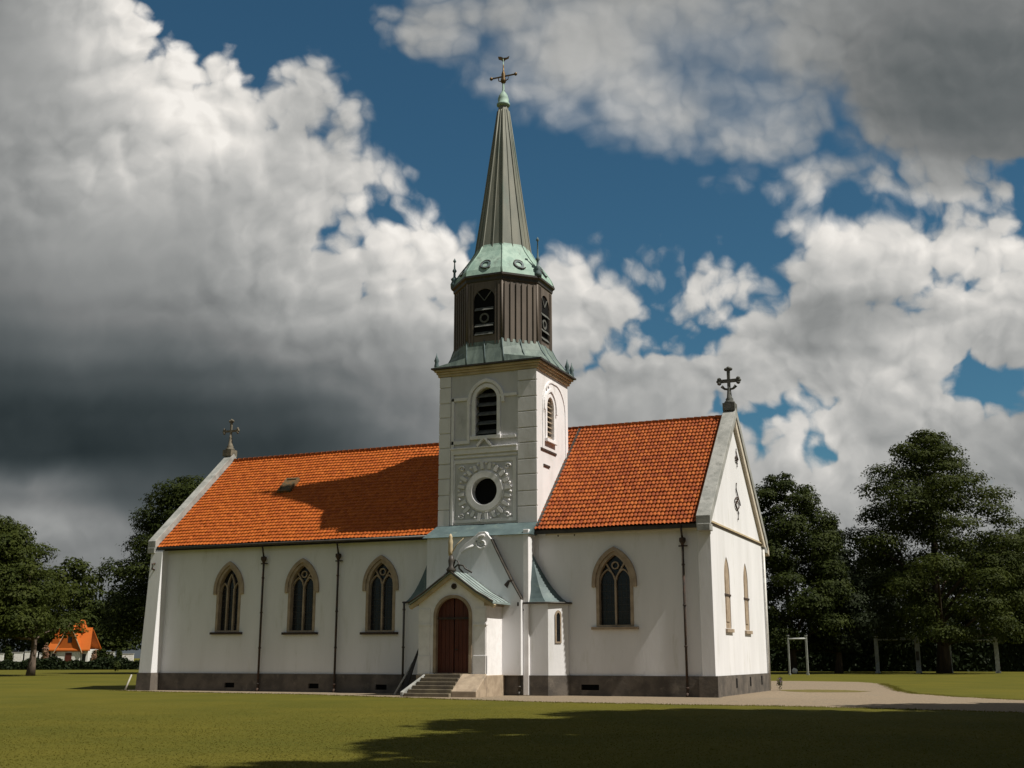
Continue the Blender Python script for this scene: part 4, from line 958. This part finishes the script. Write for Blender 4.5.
m = MB(); m.lathe((fx-.05, fy, fz+.72), [(.08, 0), (.11, .2), (.10, .5), (.12, .62), (.08, .78), (.09, .88), (.02, 1.0)], 8); m.tube([(fx+.05, fy, fz+.9), (fx+.25, fy, fz+1.2), (fx+.6, fy, fz+1.5)], [.03, .025, .015], 5); m.build('pale_tip', 'cornice', fin)
# stairs
m = MB(); NS = 6; rise = .95/NS
for k in range(NS):
    z1 = .95-rise*k; yb = QY-.06-.22*k; t = (k+1)/NS
    xl = -12.2-.55*t; m.hexa([(xl, yb-.22, -.1), (-10.55, yb-.22, -.1), (-10.55, yb-.001, -.1), (xl+.12, yb-.001, -.1), (xl, yb-.22, z1-.001*k), (-10.55, yb-.22, z1-.001*k), (-10.55, yb-.001, z1-.001*k), (xl+.12, yb-.001, z1-.001*k)])
stair = m.build('stairs', 'step', CH, bevel=.015)
m = MB(); m.hexa([(-10.55, QY-1.15, -.1), (-9.36, QY-1.15, -.1), (-9.36, QY-.062, -.1), (-10.55, QY-.062, -.1), (-10.55, QY-1.15, .25), (-9.36, QY-1.15, .25), (-9.36, QY-.062, .97), (-10.55, QY-.062, .97)])
m.build('cheek_wall', 'sandstone', stair, bevel=.03)
m = MB(); m.hexa([(-12.92, QY-1.38, -.1), (-12.78, QY-1.38, -.1), (-12.24, QY-.062, -.1), (-12.4, QY-.062, -.1), (-12.92, QY-1.38, .2), (-12.78, QY-1.38, .2), (-12.24, QY-.062, .98), (-12.4, QY-.062, .98)])
m.build('edge_stone', 'greystone', stair, bevel=.02)

# small things by the wall -------------------------------------------
m = MB(); m.hexa([(-14.02, -2.3, 0), (-13.72, -2.3, 0), (-13.72, -2.2, 0), (-14.02, -2.2, 0), (-13.78, -.72, 2.35), (-13.74, -.72, 2.35), (-13.74, -.66, 2.35), (-13.78, -.66, 2.35)])
o = rebase(m.build('leaning_board', 'wood'), (-13.87, -2.25, 0)); tag(o, 'dark tapering board leaning on the wall left of the church steps', 'board')
m = MB(); m.tube([(-14.15, -2.5, 0), (-14.05, -1.6, .9), (-14.0, -1.05, 1.45)], [.05, .045, .03], 8)
o = rebase(m.build('leaning_pole', 'palewood'), (-14.15, -2.5, 0)); tag(o, 'thin pale curved pole leaning beside the dark board', 'pole')
m = MB(); m.tube([(-30.45, -1.5, 0), (-30.38, -1.15, .8)], [.05, .04], 8)
o = rebase(m.build('marker_stick', 'palewood'), (-30.45, -1.5, 0)); tag(o, 'short white stick leaning at the left corner buttress of the church', 'stick')

# ------------------------------------------------------------------ trees
def leaves(P, Nn, size, jitter=.32, droop=0):
    """one quad per leaf spray at points P, roughly facing Nn"""
    n = len(P); Nn = Nn+rng.normal(0, jitter, (n, 3)); Nn /= np.linalg.norm(Nn, axis=1)[:, None]
    a = np.cross(Nn, rng.normal(0, 1, (n, 3))); a /= np.linalg.norm(a, axis=1)[:, None]; b = np.cross(Nn, a)
    s = size*rng.uniform(.55, 1.35, (n, 1)); w = s*rng.uniform(.4, .7, (n, 1))
    v = np.empty((n, 4, 3)); v[:, 0] = P-a*s; v[:, 1] = P-b*w; v[:, 2] = P+a*s; v[:, 3] = P+b*w
    return v.reshape(-1, 3)
def crown_points(lobes, n):
    L = np.array(lobes, float); wgt = (L[:, 3]*L[:, 4]); k = rng.choice(len(L), n, p=wgt/wgt.sum())
    d = rng.normal(0, 1, (n, 3)); d /= np.linalg.norm(d, axis=1)[:, None]
    d[:, 2] = np.where((d[:, 2] < -.2) & (rng.random(n) < .55), -d[:, 2], d[:, 2])
    r = np.where(rng.random(n) < .72, rng.normal(.95, .10, n), rng.uniform(.2, .95, n))[:, None]
    rad = np.c_[L[k, 3], L[k, 3], L[k, 4]]
    # knobbly surface
    wob = 1+.13*np.sin(d[:, :1]*7+k[:, None])*np.cos(d[:, 1:2]*8+2*k[:, None])+.08*np.sin(d[:, 2:3]*13+k[:, None])
    P = L[k, :3]+d*rad*r*wob
    return P, d
def make_tree(name, loc, H, env, nlobe, nleaf, size, mat, barkm, trunk_r, lobe_r, flat=.6, trunk_h=.5, lean=(0, 0), seedv=1, off=(0, 0), label=None, group=None, cat='tree'):
    """env(t) = crown radius (m) at height fraction t of the crown (0 bottom, 1 top); loc on the ground; H total height; env.z0 = crown bottom"""
    global rng
    rng = np.random.default_rng(seedv); fn, z0 = env
    root = empty(name, (loc[0], loc[1], 0), label, cat, group)
    lobes = []
    for i in range(nlobe):
        t = (i+.5)/nlobe; t = t**.85; R = fn(t); a = i*2.399+rng.uniform(-.4, .4); rr = R*math.sqrt(rng.uniform(.18, 1.0)) if i % 4 else R*rng.uniform(.1, .4)
        lr = lobe_r*rng.uniform(.7, 1.25)*(.45+.55*min(1, R/max(fn(.35), .1)))
        rr = max(0, min(rr, R-lr*.55)+rng.uniform(0, lr*.35))
        z = z0+t*(H-z0)-lr*flat*.8
        lobes.append((off[0]+lean[0]*t+rr*math.cos(a), off[1]+lean[1]*t+rr*math.sin(a), z, lr, lr*flat*rng.uniform(.8, 1.2)))
    P, d = crown_points(lobes, nleaf); keep = P[:, 2] > z0*.8; P, d = P[keep], d[keep]
    raw_mesh('crown', leaves(P, d+np.array([0, 0, .35]), size), 4, mat, root)
    m = MB(); th = z0+(H-z0)*trunk_h
    def tr(z): return (lean[0]*max(0, (z-z0)/(H-z0))+.12*math.sin(z*.5)-(.12*math.sin(0)), .1*math.sin(z*.37+1)-.1*math.sin(1)+lean[1]*max(0, (z-z0)/(H-z0)), z)
    zs = np.linspace(-.1, th, 9)
    m.tube([tr(z) for z in zs], [trunk_r*(1.45 if i == 0 else 1.05 if i == 1 else 1-.8*i/9) for i in range(9)], 10)
    m.build('trunk', barkm, None).parent = root
    m = MB()
    for i in sorted(range(nlobe), key=lambda i: -lobes[i][3])[:14]:
        x, y, z, lr, _ = lobes[i]; zb = min(th, max(z0*.75, z-math.hypot(x, y)*.7-1)); b = tr(zb)
        m.tube([b, ((b[0]+x)*.5, (b[1]+y)*.5, zb+(z-zb)*.65), (x, y, z)], [trunk_r*.38, trunk_r*.22, trunk_r*.07], 6)
    m.build('limbs', barkm, None).parent = root
    return root
def dome(R, p=1.0, bulge=.42): return lambda t: R*max(0.06, math.sin(math.pi*min(1, (t+bulge*.35)/(1+bulge*.35)))**.62)
def broad(R): return lambda t: R*max(.05, (1-t)**.55*min(1, .55+t*1.6))
def cone(R): return lambda t: R*max(.04, (1-t)**.8*min(1, .7+t*2))

def top_h(u, v, d): return float(at3(u, v, d)[2])
# left
d = 112; make_tree('broadleaf_tree', spot(32, d), top_h(8, 519, d), (lambda t: 5.9*max(.05, min(1, (1-t)**.5*1.25)*min(1, .8+t*1.0)), 4.4), 40, 62000, .15, 'leaf_mid', 'palebark', .32, 2.7, .62, lean=(-1.6, -.6), off=(-2.3, -.9), seedv=11, label='dark rounded tree with pale leaning trunk at the left picture edge', group=None)
d = 128; make_tree('broadleaf_tree', spot(160, d), top_h(165, 476, d), (lambda t: 7.7*max(.05, min(1, (1-t)**.5*1.2)*min(1, .72+t)), 4.0), 44, 66000, .16, 'leaf_dark', 'bark', .42, 2.8, .6, lean=(2.0, 0), seedv=12, label='tall dark tree rising behind the left gable of the church')
d = 240; make_tree('broadleaf_tree', spot(66, d), top_h(66, 558, d), (dome(8), 5), 18, 9000, .40, 'leaf_mid', 'bark', .4, 3.6, .7, seedv=13, label='far mid green tree behind the orange roofed house', group='distant trees behind the house')
d = 235; make_tree('broadleaf_tree', spot(112, d), top_h(112, 590, d), (dome(6), 4), 16, 8000, .40, 'leaf_dark', 'bark', .4, 3.4, .7, seedv=14, label='far dark tree to the right of the orange roofed house', group='distant trees behind the house')
d = 250; make_tree('broadleaf_tree', spot(22, d), top_h(22, 600, d), (dome(9), 1), 16, 8000, .40, 'leaf_dark', 'bark', .4, 3.8, .7, seedv=15, label='far dark tree showing under the pale trunked tree', group='distant trees behind the house')
# right
d = 128; make_tree('bushy_tree', spot(792, d), top_h(788, 472, d), (lambda t: 6.9*max(.05, min(1, (1-t)**.48*1.2)*min(1, .75+t)), 3.2), 48, 66000, .155, 'leaf_dark', 'bark', .4, 2.3, .62, seedv=21, label='tall dense pointed tree right beside the east gable')
d = 128; make_tree('bushy_tree', spot(838, d), top_h(838, 516, d), (cone(5.4), 2.8), 30, 24000, .17, 'leaf_fir', 'bark', .35, 2.0, .7, seedv=22, label='smaller dark pointed tree between the gable side tree and the largest tree')
d = 130; make_tree('broadleaf_tree', spot(943, d), top_h(935, 430, d), (lambda t: 10.2*max(.06, min(1, (1-t)**.5*1.25)*min(1, .85+t*.6)), 4.0), 84, 100000, .155, 'leaf_mid', 'bark', .62, 2.8, .5, trunk_h=.78, seedv=26, label='largest tree with layered spreading boughs on the right of the lawn')
d = 150; make_tree('broadleaf_tree', spot(1040, d), top_h(1040, 525, d), (broad(9), 3.5), 30, 26000, .22, 'leaf_dark', 'bark', .5, 3.0, .6, seedv=24, label='dark tree cut off by the right picture edge')
d = 152; make_tree('broadleaf_tree', spot(885, d), top_h(885, 548, d), (dome(9), 3.2), 22, 18000, .24, 'leaf_fir', 'bark', .4, 3.0, .7, seedv=25, label='low dark tree in the gap left of the largest tree')
d = 158; make_tree('broadleaf_tree', spot(985, d), top_h(985, 540, d), (dome(9), 3.2), 22, 18000, .24, 'leaf_fir', 'bark', .4, 3.0, .7, seedv=27, label='low dark tree behind the right side of the largest tree')
# trees beside the camera, outside the picture, whose shade lies across the lawn
def shade(i, x, y, H, R, sd):
    return make_tree('lawn_tree', (x, y), H, (lambda t: R*max(.05, min(1, (1-t)**.45*1.3)*min(1, .8+t)), 4.5), 46, 12000, .6, 'leaf_mid', 'bark', .45, 2.9, .75, seedv=sd, label='tall leafy tree standing on the lawn to the right of the picture', group='trees shading the lawn')
protoA = shade(0, 22.6, -16.8, 33, 5.6, 31); protoB = shade(1, 22.4, -23.3, 35, 5.6, 32)
protoC = make_tree('lawn_tree', (20.5, -8.0), 17.5, (lambda t: 5.4*max(.05, min(1, (1-t)**.45*1.3)*min(1, .8+t)), 4.0), 34, 9000, .6, 'leaf_mid', 'bark', .4, 2.7, .75, seedv=33, label='tall leafy tree standing on the lawn to the right of the picture', group='trees shading the lawn')
def copy_tree(src, loc, s, rz):
    r = src.copy(); COL.objects.link(r); r.location = (loc[0], loc[1], 0); r.scale = (s, s, s); r.rotation_euler = (0, 0, rz)
    for ch in src.children:
        c = ch.copy(); COL.objects.link(c); c.parent = r
    return r
for src, x, y, s, rz in ((protoA, 22.6, -29.8, .97, 2.0), (protoB, 22.0, -36, .86, .7), (protoA, 23.0, -42.0, .8, 4.2), (protoB, 32.5, -15.5, .95, 1.1), (protoA, 33.0, -24, 1.0, 3.6), (protoB, 33.5, -32, 1.0, 2.8), (protoC, 28, -4.5, 1.15, 2.2)):
    copy_tree(src, (x, y), s, rz)

# hedges ------------------------------------------------------------
def hedge(name, p0, p1, h, thick, n, size, mat, label):
    p0, p1 = np.array(p0), np.array(p1); L = np.linalg.norm(p1-p0); t = (p1-p0)/L; nn = np.array([-t[1], t[0]])
    root = empty(name, (float(p0[0]), float(p0[1]), 0), label, 'hedge')
    s = rng.uniform(0, L, n); w = rng.uniform(-thick/2, thick/2, n); z = rng.uniform(0, h, n)
    face = rng.integers(0, 3, n); w = np.where(face == 0, thick/2, np.where(face == 1, -thick/2, w)); z = np.where(face == 2, h, z)
    top = h+.25*np.sin(s*.7)+.18*np.sin(s*2.1+1); z = np.where(face == 2, top, z*top/h)
    P = np.c_[t[0]*s+nn[0]*w, t[1]*s+nn[1]*w, z]+rng.normal(0, .12, (n, 3))
    N = np.where((face == 2)[:, None], np.array([0, 0, 1.]), np.c_[nn[0]*np.sign(w), nn[1]*np.sign(w), np.zeros(n)])
    raw_mesh('foliage', leaves(P, N, size, .6), 4, mat, root)
    m = MB(); a = t*0+nn*thick*.40; q = [(-a[0], -a[1]), (t[0]*L-a[0], t[1]*L-a[1]), (t[0]*L+a[0], t[1]*L+a[1]), (a[0], a[1])]
    m.hexa([(x, y, 0) for x, y in q]+[(x, y, h*.94) for x, y in q]); m.build('dense_core', 'leaf_hedge').parent = root
    return root
hedge('clipped_hedge', spot(1075, 146), spot(742, 150), 4.5, 2.4, 16000, .3, 'leaf_hedge', 'tall dark clipped hedge behind the white post frames')
hedge('clipped_hedge', spot(-40, 165), spot(150, 172), 1.2, 1.4, 8000, .2, 'leaf_hedge', 'low dark hedge in front of the orange roofed house')

# post frames on the far lawn --------------------------------------------
def frame(u0, u1, d, vt, beam, label, w=.16, extra=None):
    a, b = spot(u0, d), spot(u1, d); h = top_h((u0+u1)/2, vt, d)
    r = empty('post_frame', (a[0], a[1], 0), label, 'post frame', 'white post frames by the hedge')
    for i, p in enumerate((a, b)):
        m = MB(); ww = w if i else w*.8
        x, y = p[0]-a[0], p[1]-a[1]
        m.box(x-ww, x+ww, y-ww, y+ww, -.05, h if i else h-.15); m.box(x-ww*1.35, x+ww*1.35, y-ww*1.35, y+ww*1.35, h-.02, h+.10); m.box(x-ww*1.3, x+ww*1.3, y-ww*1.3, y+ww*1.3, -.05, .18)
        m.build('post', 'greypaint').parent = r
    m = MB(); x, y = b[0]-a[0], b[1]-a[1]; m.tube([(0, 0, h-.3), (x*.5, y*.5, h-.27), (x, y, h-.24)], .10, 6); m.build('crossbar', 'greypaint').parent = r
    if extra:
        m = MB(); m.box(x-.16, x+.16, y-.40, y-.27, h*.35, h*.6); m.build('notice_plate', 'darkmetal').parent = r
    return r
frame(789, 807, 117, 636, True, 'narrow white post frame nearest the church gable', .09)
frame(877, 918, 132, 637, True, 'wider white post frame left of the largest trunk', .24, True)
frame(950, 997, 132, 638, True, 'white post frame right of the largest trunk', .22)
p = spot(794, 125); m = MB(); m.lathe((0, 0, 0), [(.02, 0), (.2, .06), (.28, .22), (.30, .32), (.26, .46), (.14, .58), (.02, .62)], 14)
o = m.build('lawn_ball', 'whitepaint'); o.location = (p[0], p[1], 0); tag(o, 'small pale ball lying on the grass by the narrow post frame', 'ball')

# house, garden wall and bushes at the far left ---------------------------
def house():
    d = 205; a = spot(69, d); r = empty('house', (a[0], a[1], 0), 'far white house with steep orange tiled gable roofs', 'house')
    r.rotation_euler = (0, 0, -YAW); r.scale = (.62, .8, 1)
    def add(m, n, mat, par=r, **k):
        o = m.build(n, mat, None, **k); o.parent = par; return o
    m = MB(); m.box(-5.2, 5.2, 0, 6, 0, 3.1); m.prism([(-3.0, 3.0), (3.0, 3.0), (0, 6.6)], FS(-.4), -1.5, 0); w = add(m, 'wall', 'whitepaint')
    m = MB(); m.box(-3.2, 3.2, -.45, .5, 0, 3.1); add(m, 'bay', 'whitepaint')
    m = MB(); m.prism([(-3.4, 2.7), (3.4, 2.7), (0, 6.9)], FS(-.5), -.02, .05); add(m, 'tiled_gable', 'tile')
    m = MB()
    m.hexa([(-6.2, -.8, 2.8), (6.0, -.8, 2.8), (4.6, 3, 6.6), (-4.6, 3, 6.6), (-6.2, -.8, 3.0), (6.0, -.8, 3.0), (4.6, 3, 6.8), (-4.6, 3, 6.8)])
    m.hexa([(-4.6, 3, 6.6), (4.6, 3, 6.6), (6.0, 6.8, 2.8), (-6.2, 6.8, 2.8), (-4.6, 3, 6.8), (4.6, 3, 6.8), (6.0, 6.8, 3.0), (-6.2, 6.8, 3.0)])
    for s in (-1, 1):
        m.hexa([(0, -.9, 7.3), (s*3.9, -.9, 2.4), (s*3.9, 3, 2.4), (0, 3, 7.3), (0, -.9, 7.5), (s*3.9, -.9, 2.6), (s*3.9, 3, 2.6), (0, 3, 7.5)] if s > 0 else [(s*3.9, -.9, 2.4), (0, -.9, 7.3), (0, 3, 7.3), (s*3.9, 3, 2.4), (s*3.9, -.9, 2.6), (0, -.9, 7.5), (0, 3, 7.5), (s*3.9, 3, 2.6)])
    m.prism([(3.0, 6.0), (0.2, 6.6), (1.6, 8.1)], FS(1.8), -2.5, 0)
    rf = add(m, 'roof', 'tile')
    m = MB()
    for s in (-1, 1): bar(m, FS(-.95), s*3.95, 2.45, 0, 7.4, .16, -.02, .05+.004*s)
    add(m, 'bargeboard', 'cornice')
    m = MB(); m.box(-.9, .9, -.52, -.44, .2, 2.5); dr = add(m, 'door', 'door')
    m = MB(); m.prism([(-.4, 4.2), (.7, 4.2), (.7, 5.2), (-.4, 5.2)], FS(-.55), -.02, .05); wn = add(m, 'window', 'glass')
    for x in (-4.3, 4.1):
        m = MB(); m.box(x-.5, x+.5, -.03, .05, 1.0, 2.3); add(m, 'window', 'glass')
    m = MB(); m.prism([(-5.3, 4.0), (-2.9, 4.0), (-4.1, 6.7)], FS(.2), -2.0, 0); add(m, 'dormer', 'tile')
house()
a, b = spot(-25, 212), spot(134, 214)
gwall = empty('garden_wall', (a[0], a[1], 0), 'long low white garden wall with dark gaps beside the far house', 'wall'); gwall['kind'] = 'thing'
m = MB(); v = Vector((b[0]-a[0], b[1]-a[1], 0)); L_ = v.length; v.normalize(); nrm2 = Vector((v.y, -v.x, 0)); x = 0; m2 = MB()
def gf(p, z, dd): q = v*p+nrm2*dd; return (q.x, q.y, z)
while x < L_-1:
    w = random.uniform(1.2, 3.2); hh = 2.5+random.uniform(-.25, .25); m.prism([(x, 0), (x+w, 0), (x+w, hh), (x, hh)], gf, -.2, .2); m2.prism([(x-.06, hh+.002), (x+w+.06, hh+.002), (x+w+.06, hh+.12), (x-.06, hh+.12)], gf, -.26, .26); x += w+random.uniform(.25, 1.0)
m.build('wall_panel', 'whitepaint').parent = gwall; m2.build('coping', 'greystone').parent = gwall
def bush(u, d, r, h, mat, label, n=900, size=.22, name='garden_bush', group=None):
    p = spot(u, d); root = empty(name, (p[0], p[1], 0), label, 'bush', group)
    lob = [(rng.uniform(-r*.5, r*.5), rng.uniform(-r*.5, r*.5), h*rng.uniform(.35, .7), r*.6, h*.4) for _ in range(6)]
    P, dd = crown_points(lob, n); P[:, 2] = np.abs(P[:, 2]); raw_mesh('foliage', leaves(P, dd, size), 4, mat, root)
    m = MB()
    for x, y, z, _, _ in lob: m.tube([(0, 0, 0), (x*.5, y*.5, z*.5), (x, y, z)], [.06, .04, .02], 5)
    m.build('stems', 'bark').parent = root; return root
bush(45, 203, .8, 3.6, 'petals', 'flowering pink and cream bush at the left corner of the far house', 700, .2, 'flowering_bush')
bush(94, 203, .45, 3.0, 'petals', 'flowering pink bush at the right corner of the far house', 400, .2, 'flowering_bush')
for i, (u, w) in enumerate(((52, .6), (97, .55), (103, .5), (110, .6), (119, .55), (8, .8))):
    bush(u, 206, w, 2.5+.4*(i % 3), 'leaf_dark', ['small dark bush left of the far house door', 'dark bush right of the far house bay', 'dark bush before the white wall, second right of the house', 'dark bush before the white wall, third right of the house', 'dark bush at the right end of the white wall', 'dark bush before the white wall at the left picture edge'][i], 500, .25, group='dark bushes along the white wall')
bush(116, 150, .5, 1.3, 'leaf_dark', 'small lone shrub on the lawn before the low hedge', 350, .12)
p = (.55, WD+.1)
def potted():
    root = empty('flowering_plant', (p[0], p[1], 0), 'small purple flowering plant at the far corner of the east gable', 'plant')
    P, dd = crown_points([(0, 0, .5, .28, .4), (.1, .1, .9, .2, .3)], 260); raw_mesh('foliage', leaves(P, dd, .06), 4, 'leaf_mid', root)
    MAT['violet'] = nmat('violet_petals', (.16, .06, .30), .6); P, dd = crown_points([(0, 0, .75, .3, .4)], 60); raw_mesh('flowers', leaves(P, dd, .045), 4, 'violet', root)
    m = MB(); m.tube([(0, 0, 0), (.02, 0, .5), (.08, .08, .95)], [.025, .02, .01], 5); m.build('stem', 'bark').parent = root; root.scale = (.55, .55, .6)
potted()
